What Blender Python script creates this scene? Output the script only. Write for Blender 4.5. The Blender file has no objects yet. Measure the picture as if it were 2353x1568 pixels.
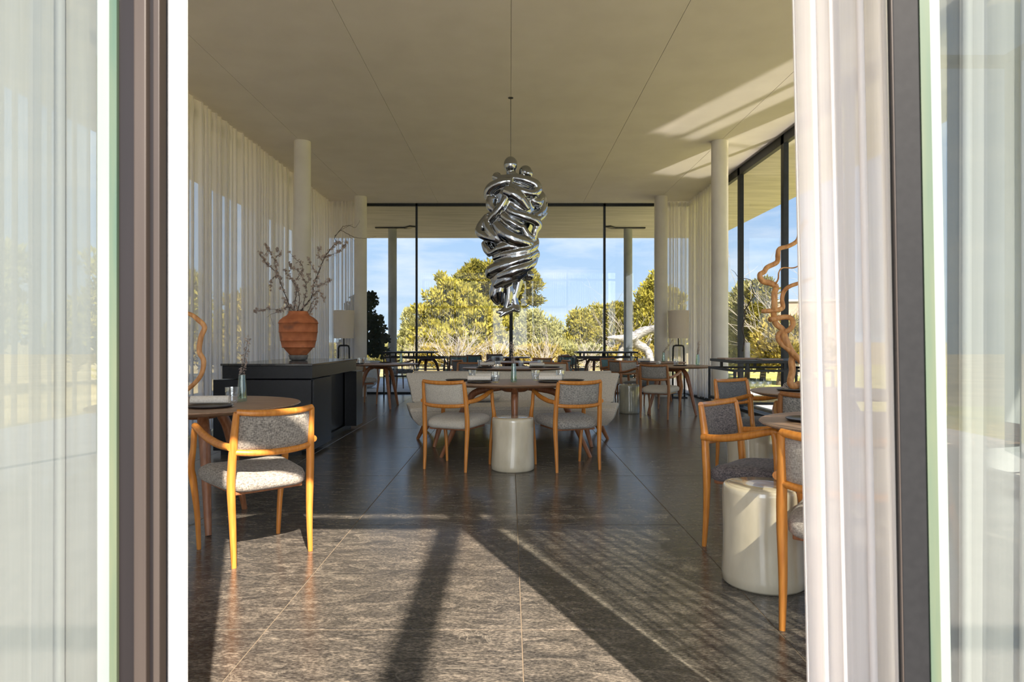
import bpy, bmesh, math, random
import numpy as np
from mathutils import Vector, Matrix, Quaternion

random.seed(7)
rng = np.random.default_rng(7)
sc = bpy.context.scene
C = sc.collection
R = math.radians
PI = math.pi

# ------------------------------------------------------------------ camera
EYE = 1.13
F = 1569.0
cam_d = bpy.data.cameras.new('camera')
cam = bpy.data.objects.new('camera', cam_d); C.objects.link(cam)
cam.location = (0, 0, EYE); cam.rotation_euler = (R(90), 0, 0)
cam_d.sensor_width = 36.0; cam_d.lens = 36.0 * F / 2353.0
cam_d.shift_x = 4.5 / 2353; cam_d.shift_y = -2.0 / 2353
cam_d.clip_start = 0.05; cam_d.clip_end = 3000
cam_d.dof.use_dof = True; cam_d.dof.focus_distance = 6.5; cam_d.dof.aperture_fstop = 8.0
sc.camera = cam

# ------------------------------------------------------------------ render look
sc.view_settings.view_transform = 'Standard'
sc.view_settings.look = 'None'
sc.view_settings.gamma = 1.0
sc.view_settings.use_curve_mapping = False
sc.view_settings.exposure = 0.80
cy = sc.cycles
cy.use_denoising = True
cy.max_bounces = 12; cy.diffuse_bounces = 6; cy.glossy_bounces = 5
cy.transmission_bounces = 8; cy.transparent_max_bounces = 40
cy.caustics_reflective = False; cy.caustics_refractive = False
cy.sample_clamp_indirect = 6.0
cy.blur_glossy = 0.5

# ------------------------------------------------------------------ sky
w = bpy.data.worlds.new('sky'); sc.world = w; w.use_nodes = True
wt = w.node_tree; wt.nodes.clear()
def wn(t): return wt.nodes.new(t)
out = wn('ShaderNodeOutputWorld'); bg = wn('ShaderNodeBackground')
tc = wn('ShaderNodeTexCoord'); sep = wn('ShaderNodeSeparateXYZ')
ramp = wn('ShaderNodeValToRGB')
wt.links.new(tc.outputs['Generated'], sep.inputs[0])
wt.links.new(sep.outputs['Z'], ramp.inputs[0])
cr = ramp.color_ramp
cr.elements[0].position = 0.0; cr.elements[0].color = (0.50, 0.63, 0.75, 1)
cr.elements[1].position = 1.0; cr.elements[1].color = (0.10, 0.22, 0.52, 1)
e = cr.elements.new(0.14); e.color = (0.36, 0.53, 0.77, 1)
e = cr.elements.new(0.40); e.color = (0.19, 0.36, 0.68, 1)
mp = wn('ShaderNodeMapping'); mp.inputs['Scale'].default_value = (2.2, 2.2, 9.0)
wt.links.new(tc.outputs['Generated'], mp.inputs[0])
nz = wn('ShaderNodeTexNoise'); nz.inputs['Scale'].default_value = 2.4
nz.inputs['Detail'].default_value = 6; nz.inputs['Roughness'].default_value = 0.58
wt.links.new(mp.outputs[0], nz.inputs['Vector'])
cl = wn('ShaderNodeValToRGB')
cl.color_ramp.elements[0].position = 0.46; cl.color_ramp.elements[0].color = (0, 0, 0, 1)
cl.color_ramp.elements[1].position = 0.74; cl.color_ramp.elements[1].color = (0.8, 0.8, 0.8, 1)
wt.links.new(nz.outputs['Fac'], cl.inputs[0])
mx = wn('ShaderNodeMixRGB'); mx.inputs[2].default_value = (0.78, 0.82, 0.88, 1)
wt.links.new(cl.outputs[0], mx.inputs[0]); wt.links.new(ramp.outputs[0], mx.inputs[1])
wt.links.new(mx.outputs[0], bg.inputs[0]); bg.inputs[1].default_value = 0.78
wt.links.new(bg.outputs[0], out.inputs[0])

# ------------------------------------------------------------------ sun
SUN_DIR = Vector((-0.38, 1.0, -0.90)).normalized()
sd = bpy.data.lights.new('sun', 'SUN'); so = bpy.data.objects.new('sun', sd); C.objects.link(so)
so.rotation_euler = SUN_DIR.to_track_quat('-Z', 'Y').to_euler()
so.location = (6, -16, 16)
sd.energy = 9.5; sd.angle = R(0.6); sd.color = (1.0, 0.89, 0.75)

# lamps added to imitate sun thrown back up through the side glazing by the polished terrace strip outside it
GL_DIR = Vector((-0.38, 1.0, 0.90)).normalized()
_x = Vector((1.0, 0.38, 0.0)).normalized(); _z = -GL_DIR; _y = _z.cross(_x)
for (gx, gy, gz, sx, sy, en) in ((5.08, 4.5, 1.2, 2.3, 3.3, 12.0), (4.69, 7.1, 0.42, 1.2, 1.2, 2.3)):
    gd = bpy.data.lights.new('terrace_sun_glint', 'AREA'); go = bpy.data.objects.new('terrace_sun_glint', gd); C.objects.link(go)
    gd.shape = 'RECTANGLE'; gd.size = sx; gd.size_y = sy; gd.spread = R(2.0); gd.energy = en; gd.color = (1.0, 0.90, 0.74)
    go.matrix_world = Matrix(((_x.x, _y.x, _z.x, gx), (_x.y, _y.y, _z.y, gy), (_x.z, _y.z, _z.z, gz), (0, 0, 0, 1)))
# added fill lamp behind the viewer, standing in for light off the garden
fd = bpy.data.lights.new('front_fill', 'AREA'); fo = bpy.data.objects.new('front_fill', fd); C.objects.link(fo)
fd.shape = 'RECTANGLE'; fd.size = 21; fd.size_y = 11; fd.energy = 2700.0; fd.color = (0.91, 0.955, 1.0)
fo.location = (0, -17, 5.6); fo.rotation_euler = (R(90), 0, 0)

# ------------------------------------------------------------------ materials
def mat(name):
    m = bpy.data.materials.new(name); m.use_nodes = True
    nt = m.node_tree; nt.nodes.clear()
    o = nt.nodes.new('ShaderNodeOutputMaterial')
    return m, nt, o
def nd(nt, t, **kw):
    n = nt.nodes.new(t)
    for k, v in kw.items():
        if hasattr(n, k): setattr(n, k, v)
        else: n.inputs[k].default_value = v
    return n
def rampn(nt, stops):
    r = nt.nodes.new('ShaderNodeValToRGB')
    el = r.color_ramp.elements
    el[0].position, el[0].color = stops[0][0], (*stops[0][1], 1)
    el[1].position, el[1].color = stops[-1][0], (*stops[-1][1], 1)
    for p, c in stops[1:-1]:
        x = el.new(p); x.color = (*c, 1)
    return r
def noisy(name, c1, c2, scale=8.0, rough=0.6, bump=0.0, stretch=(1, 1, 1), detail=4, metal=0.0, bscale=None, coords='Object', spec=0.5, mid=(0.35, 0.65), coat=0.0, sheen=0.0):
    m, nt, o = mat(name)
    p = nd(nt, 'ShaderNodeBsdfPrincipled'); p.inputs['Roughness'].default_value = rough
    p.inputs['Metallic'].default_value = metal; p.inputs['Specular IOR Level'].default_value = spec
    p.inputs['Coat Weight'].default_value = coat; p.inputs['Coat Roughness'].default_value = 0.08
    p.inputs['Sheen Weight'].default_value = sheen
    t = nd(nt, 'ShaderNodeTexCoord'); mpn = nd(nt, 'ShaderNodeMapping'); mpn.inputs['Scale'].default_value = stretch
    nt.links.new(t.outputs[coords], mpn.inputs[0])
    n = nd(nt, 'ShaderNodeTexNoise', Scale=scale, Detail=detail)
    nt.links.new(mpn.outputs[0], n.inputs['Vector'])
    r = rampn(nt, [(mid[0], c1), (mid[1], c2)])
    nt.links.new(n.outputs['Fac'], r.inputs[0]); nt.links.new(r.outputs[0], p.inputs['Base Color'])
    if bump:
        n2 = n
        if bscale:
            n2 = nd(nt, 'ShaderNodeTexNoise', Scale=bscale, Detail=3); nt.links.new(mpn.outputs[0], n2.inputs['Vector'])
        b = nd(nt, 'ShaderNodeBump', Strength=bump, Distance=0.01)
        nt.links.new(n2.outputs['Fac'], b.inputs['Height']); nt.links.new(b.outputs[0], p.inputs['Normal'])
    nt.links.new(p.outputs[0], o.inputs[0])
    return m
def plain(name, c, rough=0.5, metal=0.0, spec=0.5, coat=0.0):
    return noisy(name, tuple(x * 0.94 for x in c), tuple(min(1, x * 1.06) for x in c), 20, rough, 0, metal=metal, spec=spec, coat=coat)

def wood(name, c1, c2, scale=14, rough=0.38, along='z'):
    s = {'z': (9, 9, 0.9), 'x': (0.9, 9, 9), 'y': (9, 0.9, 9)}[along]
    return noisy(name, c1, c2, scale * 0.6, rough, 0.05, s, 5)
W_CHAIR = wood('orange_teak', (0.49, 0.165, 0.024), (0.63, 0.25, 0.045), 14, 0.32)
W_TABLE = wood('walnut_top', (0.25, 0.145, 0.09), (0.40, 0.255, 0.17), 12, 0.42, 'x')
W_LEG = wood('walnut_leg', (0.24, 0.090, 0.036), (0.35, 0.145, 0.065), 12, 0.36)
W_SOFA = wood('sofa_walnut', (0.26, 0.095, 0.036), (0.38, 0.155, 0.062), 12, 0.36)
W_BRANCH = noisy('peeled_branch', (0.46, 0.20, 0.07), (0.74, 0.38, 0.15), 14, 0.5, 0.35, (3, 3, 0.8), 5)

def fabric(name, c1, c2, scale=420, bump=0.35):
    m, nt, o = mat(name)
    p = nd(nt, 'ShaderNodeBsdfPrincipled', Roughness=0.95)
    p.inputs['Specular IOR Level'].default_value = 0.15
    p.inputs['Sheen Weight'].default_value = 0.15
    t = nd(nt, 'ShaderNodeTexCoord')
    m1 = nd(nt, 'ShaderNodeMapping'); m1.inputs['Scale'].default_value = (1, 1, 0.22)
    m2 = nd(nt, 'ShaderNodeMapping'); m2.inputs['Scale'].default_value = (0.22, 0.22, 1)
    nt.links.new(t.outputs['Object'], m1.inputs[0]); nt.links.new(t.outputs['Object'], m2.inputs[0])
    a = nd(nt, 'ShaderNodeTexNoise', Scale=scale, Detail=1); b = nd(nt, 'ShaderNodeTexNoise', Scale=scale, Detail=1)
    nt.links.new(m1.outputs[0], a.inputs['Vector']); nt.links.new(m2.outputs[0], b.inputs['Vector'])
    ad = nd(nt, 'ShaderNodeMath', operation='ADD'); nt.links.new(a.outputs['Fac'], ad.inputs[0]); nt.links.new(b.outputs['Fac'], ad.inputs[1])
    hf = nd(nt, 'ShaderNodeMath', operation='MULTIPLY'); hf.inputs[1].default_value = 0.5; nt.links.new(ad.outputs[0], hf.inputs[0])
    r = rampn(nt, [(0.36, c1), (0.64, c2)]); nt.links.new(hf.outputs[0], r.inputs[0]); nt.links.new(r.outputs[0], p.inputs['Base Color'])
    bp = nd(nt, 'ShaderNodeBump', Strength=bump, Distance=0.002); nt.links.new(hf.outputs[0], bp.inputs['Height']); nt.links.new(bp.outputs[0], p.inputs['Normal'])
    nt.links.new(p.outputs[0], o.inputs[0])
    return m
FAB_HEATHER = fabric('heather_tweed', (0.12, 0.105, 0.095), (0.44, 0.39, 0.33), 300)
FAB_LIGHT = fabric('pale_tweed', (0.38, 0.345, 0.29), (0.62, 0.565, 0.48), 420)
FAB_GREY = fabric('grey_tweed', (0.13, 0.125, 0.12), (0.46, 0.42, 0.37), 320)
FAB_DARK = fabric('charcoal_tweed', (0.045, 0.042, 0.046), (0.26, 0.22, 0.215), 300)
FAB_CHECK = fabric('beige_check', (0.26, 0.22, 0.19), (0.56, 0.50, 0.43), 380)
FAB_BLUE = fabric('slate_tweed', (0.07, 0.075, 0.085), (0.22, 0.22, 0.23), 320)
FAB_SKY = fabric('sky_tinted_weave', (0.05, 0.12, 0.15), (0.14, 0.24, 0.28), 320)  # sky reflection on the rear chairs, put into the fabric colour as teal
FAB_SOFA = fabric('sofa_wool', (0.42, 0.375, 0.32), (0.64, 0.58, 0.50), 300, 0.2)
NAPKIN = fabric('linen_napkin', (0.68, 0.61, 0.53), (0.88, 0.82, 0.74), 350, 0.3)

CERAMIC = noisy('glazed_ceramic', (0.54, 0.465, 0.335), (0.67, 0.59, 0.44), 9, 0.16, 0.05, (1, 1, 0.4), 5, coat=0.7)
CERAMIC_G = noisy('green_grey_glaze', (0.25, 0.24, 0.19), (0.36, 0.345, 0.27), 9, 0.14, 0.05, (1, 1, 0.4), 5, coat=0.7)
WHITE_WALL = noisy('white_plaster', (0.72, 0.70, 0.66), (0.78, 0.76, 0.72), 5, 0.8, 0.03, bscale=90)
WHITE_JAMB = plain('white_paint', (0.82, 0.80, 0.78), 0.5)
CEIL = noisy('ceiling_plaster', (0.62, 0.575, 0.555), (0.66, 0.615, 0.595), 2.0, 0.9, 0.03, bscale=120)
CONCRETE = noisy('board_concrete', (0.40, 0.375, 0.335), (0.52, 0.49, 0.44), 3.0, 0.85, 0.15, (0.35, 3.0, 3.0), 6, bscale=14)
COLUMN = noisy('column_plaster', (0.60, 0.57, 0.52), (0.66, 0.63, 0.58), 3, 0.75, 0.04, bscale=60)
BLACK_METAL = noisy('black_steel', (0.006, 0.0065, 0.008), (0.011, 0.012, 0.014), 30, 0.42, 0, metal=0.0, spec=0.3)
FRAME = noisy('anthracite_frame', (0.008, 0.010, 0.014), (0.013, 0.016, 0.021), 20, 0.45, spec=0.3)
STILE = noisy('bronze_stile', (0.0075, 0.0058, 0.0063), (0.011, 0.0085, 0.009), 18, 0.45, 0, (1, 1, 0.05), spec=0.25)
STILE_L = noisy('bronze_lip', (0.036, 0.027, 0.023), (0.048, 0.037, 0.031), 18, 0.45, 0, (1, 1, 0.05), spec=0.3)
STILE_G = noisy('grey_stile', (0.0085, 0.0087, 0.010), (0.011, 0.0112, 0.0125), 60, 0.6, spec=0.2)
BLACK_LACQ = noisy('black_lacquer', (0.005, 0.0055, 0.007), (0.008, 0.0085, 0.011), 40, 0.30, 0.0, spec=0.28)
BLACK_TOP = noisy('black_polished', (0.012, 0.013, 0.015), (0.02, 0.02, 0.022), 40, 0.12)
GROUT = plain('grout', (0.19, 0.145, 0.10), 0.9)
PLATE = noisy('dark_stoneware', (0.028, 0.022, 0.024), (0.05, 0.04, 0.04), 30, 0.35)
TERRACE = noisy('terrace_stone', (0.42, 0.40, 0.38), (0.52, 0.50, 0.47), 3, 0.6, 0.06)
POTWHITE = plain('white_pot', (0.62, 0.63, 0.63), 0.6)
LEATHER_TAG = plain('dark_cord', (0.05, 0.045, 0.04), 0.6)
CHROME, ntc, oc = mat('polished_chrome')
_g = nd(ntc, 'ShaderNodeBsdfPrincipled', Metallic=1.0, Roughness=0.07); _g.inputs['Base Color'].default_value = (0.37, 0.385, 0.41, 1)
_n = nd(ntc, 'ShaderNodeTexNoise', Scale=4.0, Detail=1); _b = nd(ntc, 'ShaderNodeBump', Strength=0.05, Distance=0.02)
ntc.links.new(_n.outputs['Fac'], _b.inputs['Height']); ntc.links.new(_b.outputs[0], _g.inputs['Normal'])
ntc.links.new(_g.outputs[0], oc.inputs[0])

def tile_mat():
    m, nt, o = mat('dark_slate_tile')
    p = nd(nt, 'ShaderNodeBsdfPrincipled')
    g = nd(nt, 'ShaderNodeNewGeometry'); oi = nd(nt, 'ShaderNodeObjectInfo')
    # shift the pattern from tile to tile
    cmb = nd(nt, 'ShaderNodeCombineXYZ')
    mu = nd(nt, 'ShaderNodeMath', operation='MULTIPLY'); mu.inputs[1].default_value = 37.0
    nt.links.new(oi.outputs['Random'], mu.inputs[0]); nt.links.new(mu.outputs[0], cmb.inputs[2])
    add = nd(nt, 'ShaderNodeVectorMath', operation='ADD'); nt.links.new(g.outputs['Position'], add.inputs[0]); nt.links.new(cmb.outputs[0], add.inputs[1])
    rot = nd(nt, 'ShaderNodeMapping'); rot.inputs['Rotation'].default_value = (0, 0, R(28)); rot.inputs['Scale'].default_value = (1, 2.6, 1)
    nt.links.new(add.outputs[0], rot.inputs[0])
    big = nd(nt, 'ShaderNodeTexNoise', Scale=4.6, Detail=10, Roughness=0.74, Distortion=1.5); nt.links.new(rot.outputs[0], big.inputs['Vector'])
    fine = nd(nt, 'ShaderNodeTexNoise', Scale=62, Detail=3, Roughness=0.7); nt.links.new(rot.outputs[0], fine.inputs['Vector'])
    base = rampn(nt, [(0.32, (0.036, 0.034, 0.034)), (0.5, (0.092, 0.082, 0.073)), (0.68, (0.22, 0.190, 0.160))]); nt.links.new(big.outputs['Fac'], base.inputs[0])
    spk = rampn(nt, [(0.42, (0.45, 0.45, 0.45)), (0.66, (1.65, 1.6, 1.5))]); nt.links.new(fine.outputs['Fac'], spk.inputs[0])
    ml = nd(nt, 'ShaderNodeMixRGB', blend_type='MULTIPLY'); ml.inputs[0].default_value = 1.0
    nt.links.new(base.outputs[0], ml.inputs[1]); nt.links.new(spk.outputs[0], ml.inputs[2])
    # pale veins
    vn = nd(nt, 'ShaderNodeTexNoise', Scale=1.9, Detail=7, Roughness=0.6, Distortion=1.9); nt.links.new(rot.outputs[0], vn.inputs['Vector'])
    ab = nd(nt, 'ShaderNodeMath', operation='SUBTRACT'); ab.inputs[1].default_value = 0.5; nt.links.new(vn.outputs['Fac'], ab.inputs[0])
    ab2 = nd(nt, 'ShaderNodeMath', operation='ABSOLUTE'); nt.links.new(ab.outputs[0], ab2.inputs[0])
    vr = rampn(nt, [(0.0, (1, 1, 1)), (0.010, (0, 0, 0))]); nt.links.new(ab2.outputs[0], vr.inputs[0])
    msk = nd(nt, 'ShaderNodeTexNoise', Scale=2.3, Detail=2); nt.links.new(add.outputs[0], msk.inputs['Vector'])
    mr = rampn(nt, [(0.50, (0, 0, 0)), (0.66, (0.8, 0.8, 0.8))]); nt.links.new(msk.outputs['Fac'], mr.inputs[0])
    vm = nd(nt, 'ShaderNodeMath', operation='MULTIPLY'); nt.links.new(vr.outputs[0], vm.inputs[0]); nt.links.new(mr.outputs[0], vm.inputs[1])
    mixv = nd(nt, 'ShaderNodeMixRGB'); mixv.inputs[2].default_value = (0.30, 0.26, 0.21, 1)
    nt.links.new(vm.outputs[0], mixv.inputs[0]); nt.links.new(ml.outputs[0], mixv.inputs[1])
    nt.links.new(mixv.outputs[0], p.inputs['Base Color'])
    rr = nd(nt, 'ShaderNodeMapRange'); rr.inputs['To Min'].default_value = 0.20; rr.inputs['To Max'].default_value = 0.27
    nt.links.new(big.outputs['Fac'], rr.inputs['Value']); nt.links.new(rr.outputs[0], p.inputs['Roughness'])
    p.inputs['Specular IOR Level'].default_value = 0.55
    bp = nd(nt, 'ShaderNodeBump', Strength=0.035, Distance=0.004); nt.links.new(big.outputs['Fac'], bp.inputs['Height']); nt.links.new(bp.outputs[0], p.inputs['Normal'])
    nt.links.new(p.outputs[0], o.inputs[0])
    return m
TILE = tile_mat()

def glass_pane(name, tint, refl=1.0):
    m, nt, o = mat(name)
    tr = nd(nt, 'ShaderNodeBsdfTransparent'); tr.inputs[0].default_value = (*tint, 1)
    gl = nd(nt, 'ShaderNodeBsdfGlossy', Roughness=0.0)
    g = nd(nt, 'ShaderNodeNewGeometry')
    dt = nd(nt, 'ShaderNodeVectorMath', operation='DOT_PRODUCT'); nt.links.new(g.outputs['Normal'], dt.inputs[0]); nt.links.new(g.outputs['Incoming'], dt.inputs[1])
    ab = nd(nt, 'ShaderNodeMath', operation='ABSOLUTE'); nt.links.new(dt.outputs['Value'], ab.inputs[0])
    om = nd(nt, 'ShaderNodeMath', operation='SUBTRACT'); om.inputs[0].default_value = 1.0; nt.links.new(ab.outputs[0], om.inputs[1])
    pw = nd(nt, 'ShaderNodeMath', operation='POWER'); pw.inputs[1].default_value = 5.0; nt.links.new(om.outputs[0], pw.inputs[0])
    ml = nd(nt, 'ShaderNodeMath', operation='MULTIPLY_ADD', use_clamp=True); ml.inputs[1].default_value = 0.9 * min(1.0, refl); ml.inputs[2].default_value = 0.06 * refl
    nt.links.new(pw.outputs[0], ml.inputs[0])
    mxs = nd(nt, 'ShaderNodeMixShader'); nt.links.new(ml.outputs[0], mxs.inputs[0]); nt.links.new(tr.outputs[0], mxs.inputs[1]); nt.links.new(gl.outputs[0], mxs.inputs[2])
    nt.links.new(mxs.outputs[0], o.inputs[0])
    return m
GLASS = glass_pane('window_glass', (0.965, 0.985, 0.985), 0.75)
GLASS_DOOR = glass_pane('door_glass', (0.86, 0.92, 0.895), 1.3)
GLASS_CUP = glass_pane('tumbler_glass', (0.965, 0.975, 0.975), 2.4)
GLASS_VASE = glass_pane('green_vase_glass', (0.76, 0.87, 0.80), 2.2)
GLASS_EDGE = noisy('green_glass_edge', (0.035, 0.075, 0.055), (0.10, 0.115, 0.07), 14, 0.3, 0, (1, 1, 0.08))
GLASS_EDGE_W = noisy('pale_glass_edge', (0.15, 0.185, 0.17), (0.19, 0.22, 0.205), 10, 0.4, 0, (1, 1, 0.08))

def sheer(name, col, trans, pink=0.0):
    m, nt, o = mat(name)
    tr = nd(nt, 'ShaderNodeBsdfTransparent'); tr.inputs[0].default_value = (1, 1, 1, 1)
    tl = nd(nt, 'ShaderNodeBsdfTranslucent'); df = nd(nt, 'ShaderNodeBsdfDiffuse')
    t = nd(nt, 'ShaderNodeTexCoord'); mpn = nd(nt, 'ShaderNodeMapping'); mpn.inputs['Scale'].default_value = (60, 60, 1.2)
    nt.links.new(t.outputs['Object'], mpn.inputs[0])
    n = nd(nt, 'ShaderNodeTexNoise', Scale=3.0, Detail=2); nt.links.new(mpn.outputs[0], n.inputs['Vector'])
    r = rampn(nt, [(0.3, tuple(c * 0.95 for c in col)), (0.7, col)]); nt.links.new(n.outputs['Fac'], r.inputs[0])
    nt.links.new(r.outputs[0], tl.inputs[0]); nt.links.new(r.outputs[0], df.inputs[0])
    m1 = nd(nt, 'ShaderNodeMixShader'); m1.inputs[0].default_value = 0.5
    nt.links.new(df.outputs[0], m1.inputs[1]); nt.links.new(tl.outputs[0], m1.inputs[2])
    lw = nd(nt, 'ShaderNodeLayerWeight', Blend=0.35)          # threads close up when seen edge-on
    rr = nd(nt, 'ShaderNodeMapRange'); rr.inputs['To Min'].default_value = trans; rr.inputs['To Max'].default_value = trans * 0.15
    nt.links.new(lw.outputs['Facing'], rr.inputs['Value'])
    m2 = nd(nt, 'ShaderNodeMixShader'); nt.links.new(rr.outputs[0], m2.inputs[0])
    nt.links.new(m1.outputs[0], m2.inputs[1]); nt.links.new(tr.outputs[0], m2.inputs[2])
    nt.links.new(m2.outputs[0], o.inputs[0])
    return m
SHEER = sheer('sheer_voile', (0.86, 0.835, 0.82), 0.40)
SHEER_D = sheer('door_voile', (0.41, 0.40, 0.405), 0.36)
SHEER_B = sheer('bunched_voile', (0.86, 0.83, 0.815), 0.16)
SHADE = sheer('linen_shade', (0.93, 0.87, 0.79), 0.01)

def leafmat(name, c1, c2, scale=1.2, trans=0.35, rough=0.6):
    m, nt, o = mat(name)
    df = nd(nt, 'ShaderNodeBsdfDiffuse'); tl = nd(nt, 'ShaderNodeBsdfTranslucent')
    g = nd(nt, 'ShaderNodeTexCoord'); n = nd(nt, 'ShaderNodeTexNoise', Scale=scale, Detail=5, Roughness=0.7)
    nt.links.new(g.outputs['Object'], n.inputs['Vector'])
    r = rampn(nt, [(0.34, c1), (0.66, c2)]); nt.links.new(n.outputs['Fac'], r.inputs[0])
    nt.links.new(r.outputs[0], df.inputs[0]); nt.links.new(r.outputs[0], tl.inputs[0])
    ms = nd(nt, 'ShaderNodeMixShader'); ms.inputs[0].default_value = trans
    nt.links.new(df.outputs[0], ms.inputs[1]); nt.links.new(tl.outputs[0], ms.inputs[2]); nt.links.new(ms.outputs[0], o.inputs[0])
    return m
PINE = leafmat('pine_needles', (0.13, 0.135, 0.022), (0.52, 0.45, 0.09), 2.2)
PINE_D = leafmat('stone_pine_needles', (0.085, 0.09, 0.018), (0.33, 0.285, 0.055), 1.8)
PINE_P = leafmat('pale_pine_needles', (0.22, 0.225, 0.08), (0.46, 0.44, 0.19), 1.8)
PINE_Y = leafmat('golden_shrub', (0.20, 0.17, 0.035), (0.48, 0.38, 0.10), 2.5)
LEAF_DK = leafmat('dark_leaves', (0.010, 0.018, 0.012), (0.035, 0.05, 0.03), 3, 0.15)
TWIG = noisy('grey_twig', (0.27, 0.24, 0.215), (0.42, 0.385, 0.35), 6, 0.8)
BARK = noisy('brown_bark', (0.10, 0.075, 0.055), (0.20, 0.16, 0.12), 8, 0.9, 0.4)
DARKTWIG = noisy('dark_twig', (0.035, 0.026, 0.022), (0.075, 0.058, 0.048), 20, 0.7)
BLOSSOM = leafmat('blossom_petals', (0.36, 0.28, 0.25), (0.62, 0.53, 0.47), 12, 0.4)
DRIFT = noisy('bleached_driftwood', (0.10, 0.096, 0.092), (0.33, 0.325, 0.32), 9, 0.7, 1.0, (1, 1, 3), 6)
GRASS_DRY = noisy('dry_grass_ground', (0.26, 0.20, 0.075), (0.48, 0.39, 0.19), 0.7, 0.9, 0.0, detail=9)
LAWN = noisy('lawn_green', (0.34, 0.33, 0.07), (0.56, 0.50, 0.13), 1.2, 0.9, 0.0, detail=8)
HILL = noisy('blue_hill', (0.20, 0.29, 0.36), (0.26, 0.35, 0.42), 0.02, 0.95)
HOUSE = noisy('brown_render', (0.30, 0.22, 0.17), (0.38, 0.29, 0.23), 1.5, 0.85)
HOUSE_W = noisy('house_window', (0.03, 0.035, 0.04), (0.06, 0.065, 0.07), 1.5, 0.2)
TIMBER = noisy('dark_timber', (0.05, 0.04, 0.03), (0.10, 0.08, 0.06), 6, 0.8, 0, (0.2, 4, 4))

def terracotta_mat():
    m, nt, o = mat('fired_terracotta')
    p = nd(nt, 'ShaderNodeBsdfPrincipled', Roughness=0.75)
    t = nd(nt, 'ShaderNodeTexCoord')
    n = nd(nt, 'ShaderNodeTexNoise', Scale=9, Detail=6); nt.links.new(t.outputs['Object'], n.inputs['Vector'])
    r = rampn(nt, [(0.3, (0.36, 0.105, 0.038)), (0.7, (0.56, 0.185, 0.070))]); nt.links.new(n.outputs['Fac'], r.inputs[0])
    n2 = nd(nt, 'ShaderNodeTexNoise', Scale=5.0, Detail=2); nt.links.new(t.outputs['Object'], n2.inputs['Vector'])
    r2 = rampn(nt, [(0.58, (0, 0, 0)), (0.70, (0.75, 0.75, 0.75))]); nt.links.new(n2.outputs['Fac'], r2.inputs[0])
    mxx = nd(nt, 'ShaderNodeMixRGB'); mxx.inputs[2].default_value = (0.12, 0.060, 0.042, 1)
    nt.links.new(r2.outputs[0], mxx.inputs[0]); nt.links.new(r.outputs[0], mxx.inputs[1]); nt.links.new(mxx.outputs[0], p.inputs['Base Color'])
    b = nd(nt, 'ShaderNodeBump', Strength=0.25, Distance=0.01); nt.links.new(n.outputs['Fac'], b.inputs['Height']); nt.links.new(b.outputs[0], p.inputs['Normal'])
    nt.links.new(p.outputs[0], o.inputs[0])
    return m
TERRACOTTA = terracotta_mat()

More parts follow.
